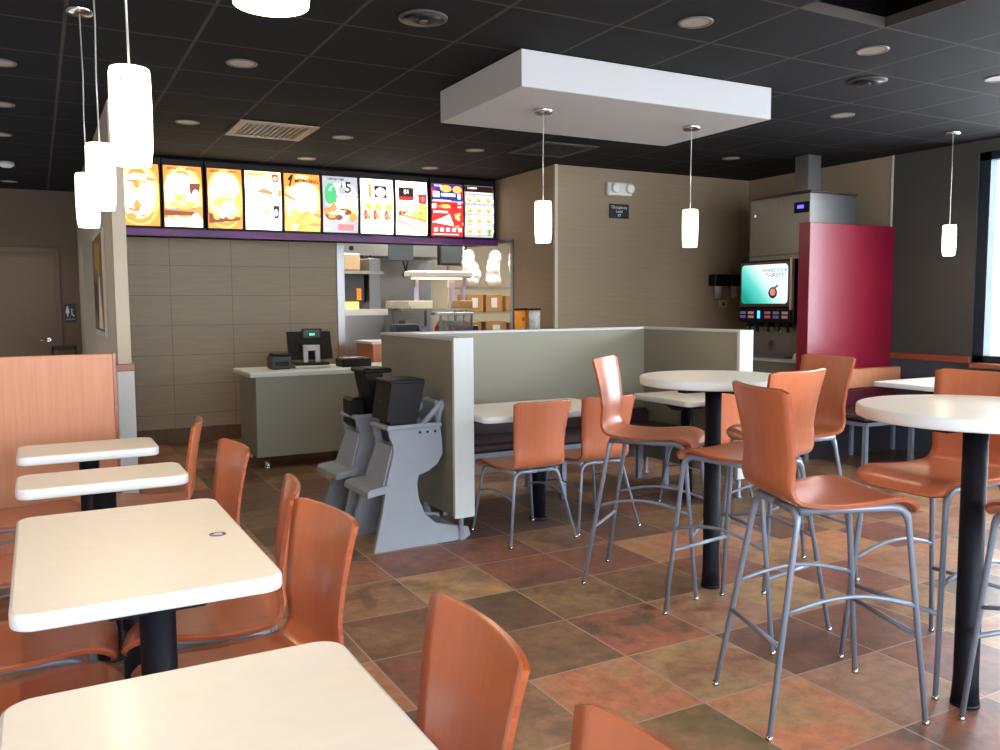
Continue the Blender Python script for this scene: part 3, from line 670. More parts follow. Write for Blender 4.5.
b.build('figures', SW, t); flat_text('RESTROOM', .018, SW, t, (0, -.0095, -.075), '-y')
t = thing('wall_art', 'framed colourful picture on the partition along the hallway', 'picture', (.478, 7.8, 1.60))
MB().box(-.02, -.62, -.42, 0, .55, .42).build('frame', mat('pale_frame', rgb(196, 190, 178), .5), t)
b = MB(); b.box(-.024, -.58, -.38, -.02, .51, .38, 0); b.prism([(-.5, -.36), (-.1, -.36), (-.25, .1)], -.027, -.024, 1, axis='x'); b.prism([(-.56, -.36), (-.46, -.36), (-.42, -.1)], -.0275, -.024, 2, axis='x'); b.prism([(-.3, .05), (.2, .15), (.1, .34), (-.4, .3)], -.027, -.024, 3, axis='x'); b.prism([(0, -.3), (.4, -.2), (.35, .05), (.05, 0)], -.027, -.024, 4, axis='x')
b.build('print', [mat('art_brown', rgb(120, 98, 70), .6), mat('art_white', rgb(214, 212, 204), .6), mat('art_yellow', rgb(214, 176, 40), .6), mat('art_gold', rgb(166, 128, 62), .6), mat('art_dark', rgb(80, 60, 46), .6)], t)
t = thing('hall_chair', 'dark chair back standing in the hallway below the restroom sign', 'chair', (.27, 11.3, 0))
for x in (-.12, .12):
    MB().box(x-.012, -.012, 0, x+.012, .012, .94).build('leg', mat('dark_wood', rgb(58, 44, 38), .5), t)
    MB().box(x-.012, -.35, 0, x+.012, -.33, .45).build('leg', MATS['dark_wood'], t)
MB().box(-.13, -.012, .90, .13, .012, .955).build('top_rail', MATS['dark_wood'], t); MB().box(-.13, -.35, .43, .13, .012, .46).build('seat', MATS['dark_wood'], t)

# ------------------------------------------------------------------ menu bulkhead and boards
w = MB(); w.box(.565, 8.62, 2.10, 4.63, 9.25, CEIL, 0); w.box(.565, 8.56, 2.07, 4.63, 8.62, 2.15, 1)
bh = struct('trim_8', w, [mat('black_bulkhead', rgb(10, 8, 10), .8, spec=.2), mat('purple_band', rgb(104, 34, 116), .4, noise=.6, nscale=3)], 'black bulkhead with purple lower band')
BX = [(.77, 1.06), (1.09, 1.43), (1.48, 1.80), (1.83, 2.18), (2.21, 2.57), (2.60, 2.97), (3.0, 3.36), (3.39, 3.75), (3.80, 4.18), (4.20, 4.56)]
BX[0] = (.70, 1.05)
E_ = lambda nm, c_, k: emit('menu_'+nm, rgb(*c_), k)
KB = 1.6
YEL = E_('yellow', (255, 222, 150), KB*.85); CRM = E_('cream', (255, 250, 228), KB*1.2); ORG = E_('orange', (244, 150, 66), KB*.6); BRN = E_('brown', (140, 72, 44), .7); DRK = E_('dark', (52, 28, 24), .4)
GLD = E_('gold', (252, 186, 92), KB*.65); WHT = E_('white', (240, 240, 238), KB*.95); GRN = E_('green', (70, 176, 110), .9); REDE = E_('red', (208, 40, 44), .8); PNK = E_('pink', (236, 120, 120), .9); BLU = E_('blue', (44, 54, 150), .7)
MGR = E_('grey', (176, 178, 186), .8); TAN = E_('tan', (214, 140, 92), .9); LET = E_('lettuce', (190, 200, 70), 1.0)
MM = [YEL, CRM, ORG, BRN, DRK, GLD, WHT, GRN, REDE, PNK, BLU, MGR, TAN, LET]
NM = dict(y=0, c=1, o=2, b=3, d=4, g=5, w=6, n=7, r=8, p=9, u=10, k=11, t=12, l=13)
def board(i, label, bgc, shapes, texts):
    x0, x1 = BX[i]; w_ = (x1-x0)/2; z0, z1 = 2.155, 2.72; hh_ = (z1-z0)/2
    t = thing('menu_board', label, 'menu board', ((x0+x1)/2, 8.60, (z0+z1)/2), 0, 'illuminated menu boards above the service counter')
    bulge = lambda v: -.055-.022*(1-(v*2-1)**2)
    f = MB()
    f.box(-w_-.016, -.07, -hh_-.02, -w_, .0, hh_+.02, b=.004); f.box(w_, -.07, -hh_-.02, w_+.016, .0, hh_+.02, b=.004); f.box(-w_-.016, -.07, hh_, w_+.016, .0, hh_+.055); f.box(-w_-.016, -.07, -hh_-.022, w_+.016, .0, -hh_)
    f.build('frame', mat('menu_frame_black', rgb(12, 9, 10), .5, spec=.3), t)
    p_ = MB(); N = 10
    vs = []
    for k in range(N+1):
        v = k/N
        for u in (-1, 1): vs.append((u*w_, bulge(v), -hh_+2*hh_*v))
    p_.add(vs, [(2*k, 2*k+1, 2*k+3, 2*k+2) for k in range(N)], NM[bgc], True)
    lay = 0
    for s in shapes:
        lay += 1; c_ = NM[s[0]]; kind = s[1]; pts = []
        if kind == 'e':
            _, _, cu, cv, ru, rv = s; pts = [(cu+ru*math.cos(a), cv+rv*math.sin(a)) for a in [2*math.pi*q/18 for q in range(18)]]
        elif kind == 'r': _, _, a0, b0, a1, b1 = s; pts = [(a0, b0), (a1, b0), (a1, b1), (a0, b1)]
        else: pts = s[2]
        pts = [(min(.995, max(.005, q[0])), min(.995, max(.005, q[1]))) for q in pts]
        cu = sum(q[0] for q in pts)/len(pts); cv = sum(q[1] for q in pts)/len(pts)
        V = [((u*2-1)*w_, bulge(v)-.0003*lay-.001, -hh_+2*hh_*v) for u, v in pts]
        C_ = ((cu*2-1)*w_, bulge(cv)-.0003*lay-.001, -hh_+2*hh_*cv)
        p_.add(V+[C_], [(q, (q+1) % len(pts), len(pts)) for q in range(len(pts))], c_)
    p_.build('lit_panel', MM, t)
    for tx, u, v, sz, c_ in texts:
        vs, fs = text_mesh(tx, sz*2*hh_, True); mb = MB()
        mb.add([((u*2-1)*w_+x, bulge(min(1, max(0, v+y/(2*hh_))))-.0003*(lay+1)-.0015, -hh_+2*hh_*v+y) for x, y, z in vs], fs); mb.build('lettering', MM[NM[c_]], t)
rs = random.Random(3)
def food(cu, cv, ru, rv, n_, cols_='gcogyl'):
    return [(rs.choice(cols_), 'e', cu+rs.uniform(-1, 1)*ru, cv+rs.uniform(-1, 1)*rv, rs.uniform(.25, .5)*ru, rs.uniform(.25, .55)*rv) for _ in range(n_)]
board(0, 'yellow breakfast menu board at the left end, half hidden by the white lamps', 'o', [('g', 'e', .5, .5, .54, .52), ('y', 'e', .48, .54, .48, .44), ('c', 'e', .45, .5, .42, .34)]+food(.5, .75, .3, .06, 7, 'gtoc')+food(.4, .2, .2, .06, 4, 'otg')+[('o', 'e', .3, .14, .12, .06)], [])  # nested gold, yellow and cream ellipses paint the backlight's overexposed centre, other boards too
board(1, 'orange breakfast menu board with dark cup above a wrapped meal', 'o', [('g', 'e', .5, .5, .54, .52), ('y', 'e', .48, .54, .48, .44), ('c', 'e', .42, .60, .42, .28), ('t', 'p', [(0, .2), (1, .16), (1, .34), (0, .30)]), ('b', 'p', [(0, .18), (.8, .2), (.8, .25), (0, .27)]), ('c', 'r', 0, 0, 1, .14)]+food(.4, .38, .34, .07, 14, 'ggycl')+[('b', 'p', [(.68, .55), (.9, .5), (.95, .72), (.66, .72)]), ('w', 'e', .82, .56, .08, .06), ('o', 'e', .9, .26, .12, .08), ('c', 'e', .82, .16, .11, .07)], [('BREAKFAST MENU', .46, .95, .052, 'd'), ('$1', .2, .86, .05, 'b')])
board(2, 'yellow breakfast menu board showing a folded wrap on a dark tray', 'o', [('g', 'e', .5, .5, .54, .52), ('y', 'e', .48, .54, .48, .44), ('c', 'e', .5, .62, .42, .30), ('b', 'p', [(.02, .08), (.9, .14), (.95, .2), (.3, .2), (.02, .26)])]+food(.5, .34, .26, .14, 16, 'gycgc')+[('g', 'e', .88, .45, .12, .14)], [('BREAKFAST MENU', .46, .95, .052, 'd'), ('$1', .2, .84, .05, 'b')])
board(3, 'white and yellow menu board with a wrap above and a drink cup below', 'c', [('y', 'r', 0, .88, 1, 1), ('t', 'p', [(.28, .64), (.75, .6), (.75, .66), (.5, .71)]), ('o', 'e', .93, .64, .09, .06), ('c', 'e', .83, .65, .08, .06), ('r', 'r', .76, .83, .92, .96), ('w', 'e', .84, .89, .05, .035), ('d', 'p', [(.79, .2), (.91, .2), (.95, .42), (.76, .42)]), ('w', 'e', .84, .3, .05, .06)]+food(.58, .24, .16, .08, 8, 'ycgc'), [('BREAKFAST', .34, .945, .055, 'd'), ('$1', .2, .84, .05, 'b'), ('BREAKFAST', .2, .49, .03, 't')])
board(4, 'orange menu board reading MORNING', 'o', [('g', 'e', .5, .5, .54, .52), ('y', 'e', .48, .54, .48, .44), ('o', 'e', .1, .9, .22, .14), ('o', 'e', .85, .9, .2, .08), ('c', 'e', .55, .6, .4, .26), ('t', 'p', [(0, .6), (.35, .5), (.3, .56), (0, .66)]), ('g', 'r', 0, 0, 1, .22), ('t', 'p', [(.45, .2), (.85, .22), (.8, .27), (.4, .25)])]+food(.6, .16, .36, .12, 18, 'gtoyg')+food(.3, .4, .26, .1, 8, 'gyoc')+[('d', 'p', [(.12, .76), (.16, .76), (.26, .98), (.21, .98), (.1, .9), (.11, .87), (.19, .91)])], [('MORNING', .63, .87, .09, 'd')])
board(5, 'grey menu board with green drink and a big $5 box price', 'k', [('w', 'e', .55, .6, .45, .3), ('n', 'e', .22, .68, .17, .2), ('n', 'e', .26, .6, .13, .12), ('b', 'e', .25, .32, .2, .1), ('y', 'e', .8, .38, .2, .14), ('o', 'e', .85, .28, .12, .08), ('p', 'r', .42, .04, .88, .15)]+food(.42, .36, .34, .12, 18, 'ybotgc')+[('t', 'p', [(.12, .42), (.3, .54), (.42, .42), (.3, .36)])], [('LIMITED TIME', .38, .95, .05, 'd'), ('$', .53, .85, .11, 'd'), ('5', .72, .80, .28, 'd'), ('BUCK BOX', .70, .64, .085, 'b'), ('NEW', .7, .58, .045, 't')])
board(6, 'white menu board with an orange figure 1 and black square above three tacos', 'c', [('w', 'r', .03, .03, .97, .9), ('d', 'r', .42, .66, .80, .88), ('w', 'e', .61, .76, .16, .09), ('k', 'r', .5, .75, .56, .79), ('k', 'r', .64, .75, .70, .79)]+[x for cx in (.22, .5, .84) for x in (('y', 'e', cx, .44, .14, .12), ('l', 'e', cx+.02, .5, .1, .05), ('r', 'e', cx-.08+.02*cx, .34, .06, .09), ('t', 'p', [(cx-.1, .32), (cx+.06, .24), (cx+.08, .3), (cx-.06, .4)]))], [('1', .28, .77, .36, 'o'), ('LIMITED TIME', .38, .95, .05, 'd')])
board(7, 'cream menu board with dark square price block and a boxed meal with red cup', 'c', [('d', 'r', .09, .64, .56, .88), ('r', 'r', .10, .64, .55, .71), ('r', 'p', [(.72, .60), (.95, .58), (.99, .77), (.70, .77)]), ('p', 'e', .85, .68, .07, .05), ('g', 'p', [(.45, .36), (.78, .6), (.99, .55), (.99, .3), (.5, .28)]), ('t', 'p', [(.05, .24), (.98, .06), (.98, .30), (.05, .40)]), ('w', 'p', [(.1, .27), (.92, .1), (.92, .24), (.1, .35)]), ('r', 'p', [(.72, .32), (.8, .3), (.84, .52), (.78, .5)])]+food(.25, .44, .14, .07, 10, 'rtogb')+food(.75, .4, .18, .08, 6, 'goy'), [('$1', .33, .80, .11, 'w')])
board(8, 'blue and red menu board listing tacos and specials in rows', 'r', [('u', 'r', 0, .68, 1, 1), ('w', 'r', .05, .74, .25, .85), ('w', 'r', .3, .76, .75, .82), ('w', 'r', .82, .72, .92, .82), ('g', 'e', .46, .91, .18, .07), ('g', 'e', .82, .9, .15, .07), ('k', 'r', 0, .655, 1, .68), ('w', 'r', .05, .66, .6, .69), ('w', 'r', .82, .55, .92, .58), ('w', 'r', .82, .62, .92, .65), ('w', 'r', .05, .44, .5, .48), ('c', 'p', [(0, .26), (.3, .34), (.55, .42), (.7, .2), (.5, .22)])]+food(.25, .56, .3, .05, 10, 'gtyc')+food(.85, .40, .14, .07, 8, 'gycl')+food(.85, .2, .14, .05, 6, 'gtc')+[('w', 'r', a, .09, a+.11, .16) for a in (.07, .26, .45, .64, .83)]+[('w', 'r', .05, .03, .85, .045)], [('TACOS', .2, .955, .05, 'w')])
board(9, 'grey menu board at the right end with four rows of small meals', 'k', [('d', 'r', 0, .88, 1, 1), ('w', 'r', .06, .85, .95, .87)]+[x for v in (.72, .52, .32, .12) for cu in (.18, .5, .82) for x in (('w', 'r', cu-.13, v+.06, cu+.13, v+.09), ('c', 'e', cu, v, .16, .065), ('g', 'e', cu-.04, v, .09, .045), ('y', 'e', cu+.05, v+.02, .07, .035), ('o', 'e', cu, v-.02, .05, .025), ('d', 'r', cu-.08, v-.08, cu+.04, v-.07))]+[('n', 'r', .78, .05, .88, .16)], [('COMBOS', .24, .945, .05, 'w')])

# ------------------------------------------------------------------ service counter with point of sale
t = thing('service_counter', 'grey green service counter with white top on steel feet', 'counter', (2.5, 7.7, 0))
MB().box(-.88, -.33, .105, .90, .33, .80, b=.003).build('cabinet', GREY, t); MB().box(-.93, -.36, .80, .93, .36, .842, b=.006).build('worktop', SPECK, t)
for x in (-.79, 0, .82):
    for y in (-.28, .28): MB().lathe([(.026, 0), (.026, .01), (.02, .02), (.022, .11)], (x, y, 0), 16).build('foot', CHROME, t)
ZC = .842
t = thing('receipt_printer', 'small dark grey receipt printer on the service counter', 'printer', (1.915, 7.72, ZC))
MB().box(-.09, -.09, 0, .09, .09, .12, b=.012).build('body', DARKG, t); MB().box(-.085, -.095, .12, .085, .05, .145, b=.01).build('lid', BLK, t); MB().box(-.06, -.10, .03, .06, -.09, .07).build('paper_slot', BLK, t)
t = thing('cash_register', 'black touchscreen register with lit customer display on the counter', 'cash register', (2.20, 7.70, ZC), R(-6))
MB().box(-.16, -.13, 0, .16, .14, .03, b=.006).build('base', mat('pale_grey_plastic', rgb(170, 172, 172), .4), t)
MB().box(-.15, -.12, .03, .15, .12, .055, b=.006).build('base_cover', BLK, t)
b = MB(); b.box(-.075, -.06, .05, -.035, .0, .20); b.box(.035, -.06, .05, .075, .0, .20); b.box(-.075, -.06, .16, .075, .0, .21); b.build('stand', MATS['pale_grey_plastic'], t)
b = MB(); b.prism([(-.02, .08), (.10, .33), (.13, .325), (.02, .07)], -.20, .20, axis='x'); b.build('screen_housing', BLK, t)
MB().box(-.085, -.035, .265, .10, -.01, .36, b=.006).build('customer_display', BLK, t)
MB().box(-.065, -.039, .28, .08, -.034, .345).build('display_glass', mat('display_black', rgb(14, 30, 26), .2), t)
MB().box(-.015, -.042, .30, .03, -.039, .315).build('lit_digits', emit('green_digits', rgb(60, 240, 130), 2.2), t)
t = thing('card_tray', 'black box with shiny lid on the right of the counter', 'box', (2.60, 7.68, ZC))
MB().box(-.14, -.11, 0, .14, .11, .075, b=.006).build('body', BLK, t); MB().box(-.11, -.10, .075, .09, .09, .085).build('lid', CHROME, t)
t = thing('low_cabinet', 'orange cabinet with white top behind the service counter', 'cabinet', (3.30, 8.35, 0))
MB().box(-.35, -.25, 0, .6, .25, 1.02).build('body', mat('salmon_laminate', rgb(190, 118, 88), .5), t); MB().box(-.37, -.27, 1.02, .62, .27, 1.045).build('worktop', SPECK, t)
t = thing('condiment_counter', 'grey counter against the taupe wall behind the half wall', 'counter', (4.30, 7.75, 0))
MB().box(-.3, -.35, 0, .32, .38, 1.05).build('body', GREY, t); MB().box(-.32, -.37, 1.05, .325, .40, 1.08).build('worktop', SPECK, t)
t = thing('drink_jug', 'orange jug with black lid on the counter behind the half wall', 'jug', (4.385, 7.62, 1.08))
MB().lathe([(.055, 0), (.062, .02), (.068, .27)], n=24).build('body', mat('orange_plastic', rgb(226, 142, 40), .4), t); MB().lathe([(.072, .27), (.072, .285), (.06, .29)], n=24).build('lid', BLK, t)
b = MB(); b.lathe([(.02, 0), (.02, -.002)], (-.01, -.066, .18), 14, axis='y'); b.build('logo', mat('logo_brown', rgb(150, 80, 30), .5), t)
t = thing('drink_jug', 'pale patterned jug with black lid in front of the orange jug', 'jug', (4.46, 7.47, 1.08))
MB().lathe([(.052, 0), (.06, .27)], n=24).build('body', mat('pale_cup', rgb(214, 214, 216), .4, noise=.4, nscale=30), t); MB().lathe([(.066, .27), (.066, .285), (.055, .29)], n=24).build('lid', BLK, t)

# ------------------------------------------------------------------ high chairs
def high_chair(label, x, y, rz):
    t = thing('high_chair', label, 'high chair', (x, y, 0), rz, 'grey plastic high chairs beside the half wall')
    H_ = .70
    def tp(m_, name, mt):                                  # the whole body narrows towards the rim
        m_.v = [(a*(1-.44*min(1, c/H_))+.115*c/H_, b*(1-.46*min(1, c/H_)), c) for a, b, c in m_.v]; return m_.build(name, mt, t)
    side = [(-.03, 0), (.14, .0), (.36, .0), (.56, .0), (.60, .02), (.60, .07), (.50, .09), (.38, .12), (.31, .18), (.275, .27), (.27, .36), (.29, .41), (.38, .43), (.47, .465), (.54, .52), (.57, .60), (.59, .695), (.02, .695), (.0, .68), (.02, .64), (.055, .60), (.065, .56), (.05, .50), (.03, .44), (.015, .36), (.0, .20)]
    for s in (-1, 1):
        m_ = MB(); a, b = sorted((s*.19, s*.225)); m_.prism(side, a, b, axis='y'); tp(m_, 'side_panel', HCG)
    m_ = MB(); m_.prism([(.0, .36), (.025, .36), (.085, .58), (.06, .59)], -.19, .19, axis='y'); tp(m_, 'front_apron', HCG)
    m_ = MB(); m_.prism([(-.13, .315), (.05, .335), (.05, .375), (-.12, .36), (-.135, .345)], -.245, .245, axis='y'); tp(m_, 'footrest', HCG)
    m_ = MB(); m_.prism([(.06, .40), (.36, .42), (.50, .50), (.55, .60), (.51, .60), (.34, .46), (.07, .44)], -.19, .19, axis='y'); tp(m_, 'seat', HCG)
    m_ = MB(); m_.box(-.03, -.25, .685, .03, .25, .712, b=.008); m_.box(-.03, -.255, .685, .60, -.215, .712, b=.008); m_.box(-.03, .215, .685, .60, .255, .712, b=.008); tp(m_, 'rim', HCG)
    m_ = MB()
    for s in (-1, 1): m_.tube(fillet([(.34, s*.10, .70), (.48, s*.10, .84), (.44, s*.10, .70)], .03), .018, 8)
    m_.box(.43, -.10, .70, .46, .10, .84, b=.01); m_.build('backrest', HCG, t)
    m_ = MB(); m_.box(.50, -.19, .015, .57, .19, .065, b=.01); tp(m_, 'rear_bar', HCG)
    m_ = MB(); m_.box(.10, -.03, .44, .14, .03, .69, b=.004); tp(m_, 'crotch_post', HCG)
    for xx in (.31, .36, .41): MB().lathe([(.008, 0), (.008, -.003)], (xx, -.130, .66), 12, axis='y').build('rivet', BLK, t)
    st = MB(); st.prism(round_poly(-.045, -.065, .045, .065, .042), .0, .003, 0, axis='x'); st.prism(round_poly(-.032, -.052, .032, .052, .030), -.0015, .0, 1, axis='x'); st.prism([(-.016, -.03), (.016, -.03), (.012, .02), (-.012, .02)], -.003, -.0015, 2, axis='x')
    so_ = st.build('safety_sticker', [mat('sticker_blue', rgb(110, 170, 214), .4), MATS['sticker_white'], mat('sticker_orange', rgb(220, 110, 50), .4)], t); so_.location = (.109, 0, .485); so_.rotation_euler.y = R(18)
    return t
high_chair('grey plastic high chair in front, carrying a black booster seat', 1.66, 4.76, R(2))
high_chair('grey plastic high chair standing farther back beside the half wall', 1.66, 5.34, R(2))
def booster(label, x, y, z, rz, tall):
    t = thing('booster_seat', label, 'booster seat', (x, y, z), rz, 'black booster seats stacked in the high chairs')
    if tall:
        b = MB(); b.prism([(.02, 0), (.17, 0), (.17, .20), (.0, .20), (.0, .10)], -.085, .085, axis='y'); b.build('body', BLK, t)
        b = MB(); b.prism([(-.035, .14), (-.01, .13), (.16, .14), (.21, .36), (.19, .375), (.02, .375), (.0, .36)], -.125, .125, axis='y'); b.build('seat_shell', BLK, t)
        MB().box(-.01, -.13, .355, .21, .13, .378, b=.006).build('rim', BLK, t); MB().lathe([(.006, 0), (.006, -.004)], (-.022, 0, .25), 10, axis='x').build('rivet', DARKG, t)
    else:
        b = MB(); b.prism([(.06, 0), (.20, 0), (.20, .10), (.13, .17), (.10, .36), (.0, .38), (-.01, .35), (.03, .16), (.02, .08)], -.12, .12, axis='y'); b.build('body', BLK, t)
        MB().box(-.03, -.13, .345, .17, .13, .375, b=.01).build('rim', BLK, t)
        b = MB(); b.box(-.10, -.10, .0, .0, .10, .19, b=.02); b.build('tray', BLK, t)
    return t
booster('black booster seat upright in the front high chair', 1.80, 4.765, .60, R(0), True)
booster('black booster seat leaning in the rear high chair', 1.86, 5.345, .63, R(0), False)

# ------------------------------------------------------------------ kitchen equipment seen through the opening
SH = mat('kitchen_shelf', rgb(150, 146, 130), .4, .6)
def box_on(name, label, cat, x, y, z, w_, d_, h_, m_, lid=None, group=None, rz=0):
    t = thing(name, label, cat, (x, y, z), rz, group); MB().box(-w_/2, -d_/2, 0, w_/2, d_/2, h_, b=.006).build('body', m_, t)
    if lid: MB().box(-w_/2*.35, -d_/2-.002, h_*.25, w_/2*.35, -d_/2, h_*.8).build('paper_label', lid, t)
    return t
t = thing('exhaust_hood', 'stainless exhaust hood and splash wall at the back of the kitchen', 'hood', (4.4, 12.2, 0))
MB().box(-1.0, -.02, .9, 1.0, .06, 2.1).build('splash_panel', STEEL, t); MB().prism([(-1.0, 2.1), (1.0, 2.1), (1.0, 2.6), (-1.0, 2.6)], -.7, .06, axis='y').build('hood', STEEL, t)
t = thing('steam_cabinet', 'tall stainless steam cabinet at the left of the kitchen opening', 'steam cabinet', (3.62, 10.6, 0))
MB().box(-.35, -.3, .0, .30, .3, 1.30, b=.01).build('lower_body', STEEL, t); MB().box(-.35, -.25, 1.45, .05, .3, 1.80, b=.01).build('oven', DARKG, t); MB().box(.1, -.28, 1.3, .26, .3, 2.0, b=.01).build('column', STEEL, t)
MB().box(-.36, -.3, 1.80, .30, .3, 1.84).build('shelf', SH, t); MB().box(-.33, -.26, 1.84, .0, .25, 2.06, b=.02).build('container', mat('tan_container', rgb(176, 150, 116), .5), t)
MB().box(-.3, -.31, 1.36, -.05, -.25, 1.45).build('warm_light', emit('warm_strip', rgb(255, 190, 90), 2), t)
MB().box(-.06, -.27, 1.47, -.0, -.255, 1.62).build('orange_panel', mat('orange_plastic', rgb(226, 142, 40), .4), t)
MB().box(-.38, -.36, 1.28, .32, -.3, 1.36).build('ticket_rail', WHITE, t)
for xx in (-.26, -.12): MB().lathe([(.03, 0), (.03, -.02)], (xx, -.26, 2.12), 16, axis='y').build('dial', BLK, t)
for k, (xx, a_) in enumerate(((4.02, 25), (4.14, -20), (4.62, 15), (4.72, -12))):
    t = thing('utensil', 'dark %s hanging %s below the exhaust hood' % (('ladle', 'strainer', 'ladle', 'strainer')[k], ('at the far left', 'left of centre', 'right of centre', 'at the far right')[k]), 'utensil', (xx, 11.42, 2.1), 0, 'dark utensils under the hood')
    q_ = MB(); e_ = (math.sin(R(a_))*.22, 0, -.22); q_.tube([(0, 0, 0), (e_[0]*.5, 0, -.12), e_], .012, 8); q_.build('handle', BLK, t); MB().ball((e_[0], 0, e_[2]-.04), .06, .03, .05, 10).build('bowl', BLK, t)
t = thing('prep_table', 'long stainless prep table with overshelf in the kitchen', 'prep table', (4.65, 10.2, 0))
MB().box(-.62, -.35, .0, .30, .35, .92, b=.01).build('body', STEEL, t); MB().box(-.64, -.38, .92, .32, .38, .97, b=.005).build('worktop', STEEL, t)
MB().box(-.62, -.20, 1.33, .30, .3, 1.36).build('overshelf', SH, t)
for xx in (-.60, -.16, .28): MB().box(xx-.015, .1, .97, xx+.015, .13, 1.33).build('post', METAL, t)
MB().box(-.14, -.33, 1.0, .28, -.31, 1.28).build('sneeze_guard', mat('blue_tinted_glass', rgb(190, 205, 224), .1, alpha=.25), t)
MB().box(-.16, -.37, 1.28, .31, -.05, 1.31, b=.005).build('guard_top', mat('pale_blue_top', rgb(176, 196, 220), .3), t)
for xx in (-.15, .29): MB().box(xx-.012, -.35, .97, xx+.012, -.325, 1.28).build('guard_post', METAL, t)
t = thing('heat_lamp', 'long overhead heat lamp bar on posts above the prep table', 'heat lamp', (4.70, 10.35, 1.36))
MB().box(-.45, -.12, .40, .45, .12, .49, b=.02).build('bar', mat('lamp_bar_grey', rgb(186, 184, 184), .4, .4), t)
for xx in (-.32, .2, .36): MB().box(xx-.022, -.03, 0, xx+.022, .03, .40).build('post', mat('lilac_post', rgb(170, 160, 196), .4), t)
MB().box(-.35, -.1, .385, .3, .1, .40).build('lamp', emit('heat_lamp_glow', rgb(255, 200, 140), 4), t)
for k, (xx, c_) in enumerate(((4.52, (200, 40, 40)), (4.64, (226, 190, 60)), (4.74, (200, 50, 40)))):
    t = thing('sauce_bottle', ['red sauce bottle leftmost behind the glass guard', 'yellow sauce bottle between two red ones in the kitchen', 'red sauce bottle rightmost behind the glass guard'][k], 'bottle', (xx, 10.02, .97), 0, 'sauce bottles in the kitchen')
    MB().lathe([(.028, 0), (.03, .14), (.012, .18)], n=14).build('body', mat('sauce_%d' % k, rgb(*c_), .4), t); MB().lathe([(.01, .18), (.004, .22)], n=10).build('nozzle', WHITE, t)
for k, (xx, yy, w_, h_, c_, lb) in enumerate(((4.05, 10.0, .28, .20, (52, 60, 84), 'dark blue bin on the prep table, left end'), (4.40, 10.3, .22, .16, (200, 204, 214), 'pale steel pan on the prep table middle'), (4.95, 10.1, .3, .16, (24, 28, 48), 'black tray on the prep table right part'), (4.25, 10.3, .2, .24, (180, 176, 160), 'beige tub beside the dark blue bin'), (4.85, 10.35, .22, .22, (196, 188, 170), 'cream tub behind the black tray'))):
    box_on('food_pan', lb, 'container', xx, yy, .97, w_, .24, h_, mat('pan_%d' % k, rgb(*c_), .4, noise=.2), WHITE if k in (1, 3) else None, 'containers on the prep table')
for k, (xx, w_, c_) in enumerate(((4.05, .24, (170, 160, 140)), (4.35, .3, (206, 200, 180)), (4.98, .2, (150, 120, 80)))):
    box_on('food_tub', ['grey tub on the left of the prep overshelf', 'cream tray on the middle of the prep overshelf', 'brown tub on the right of the prep overshelf'][k], 'container', xx, 10.2, 1.36, w_, .2, .10, mat('tub_%d' % k, rgb(*c_), .5), None, 'tubs on the overshelf')
t = thing('order_monitor', 'black order monitor hanging under the kitchen ceiling', 'monitor', (5.12, 10.8, 2.12), R(10))
MB().box(-.24, -.03, -.17, .24, .03, .17, b=.008).build('housing', BLK, t); MB().box(-.21, -.034, -.14, .21, -.03, .14).build('screen', emit('monitor_screen', rgb(30, 36, 40), .3), t)
MB().box(-.02, -.02, .17, .02, .02, .68).build('mount', DARKG, t)
t = thing('wall_monitor', 'tilted dark monitor arm near the kitchen hood', 'monitor', (4.35, 10.8, 2.14), R(-14))
MB().box(-.17, -.03, -.14, .17, .03, .14, b=.008).build('housing', DARKG, t); MB().box(-.14, -.034, -.11, .14, -.03, .11).build('screen', emit('monitor_pale', rgb(44, 50, 54), .4), t); MB().box(-.02, -.02, .14, .02, .02, .66).build('mount', DARKG, t)
t = thing('storage_rack', 'wire storage rack at the right of the kitchen opening', 'rack', (5.62, 10.6, 0))
for xx in (-.55, .55):
    for yy in (-.25, .25): MB().tube([(xx, yy, 0), (xx, yy, 2.2)], .012, 8).build('post', SH, t)
for zz in (.92, 1.28, 1.62):
    b = MB(); b.box(-.56, -.26, zz, .56, -.24, zz+.025); b.box(-.56, .24, zz, .56, .26, zz+.025)
    for k in range(18): xx = -.54+k*.0635; b.box(xx-.003, -.25, zz+.01, xx+.003, .25, zz+.016)
    b.build('shelf', SH, t)
kk = 0
for zz, items in ((.95, (( -.38, .2, .22, 1), (-.05, .32, .22, 0), (.32, .26, .20, 1))), (1.305, ((-.38, .26, .24, 1), (-.08, .26, .24, 1), (.24, .26, .22, 1)))):
    for q, (dx, w_, h_, c_) in enumerate(items):
        box_on('cardboard_box', '%s cardboard box %s of the %s rack shelf' % (('brown', 'brown', 'brown')[q], ('at the left end', 'in the middle', 'at the right end')[q], 'lower' if zz < 1 else 'middle'), 'box', 5.62+dx, 10.5, zz, w_, .28, h_, CARD, WHITE, 'boxes on the kitchen rack')
BAG = mat('white_bag_plastic', rgb(236, 234, 228), .5, bump=.5, bscale=20)
for q, dx in enumerate((-.36, 0.0, .36)):
    t = thing('cup_sleeve', ['white bag of cups at the left end of the top rack shelf', 'white bag of cups in the middle of the top rack shelf', 'white bag of cups at the right end of the top rack shelf'][q], 'bag', (5.62+dx, 10.5, 1.645), 0, 'white bags on the top rack shelf')
    b = MB()
    for k in range(5): b.ball((random.uniform(-.05, .05), random.uniform(-.05, .05), .09+.08*k), .11-.008*k, .11, .10, 10)
    b.build('bag', BAG, t)
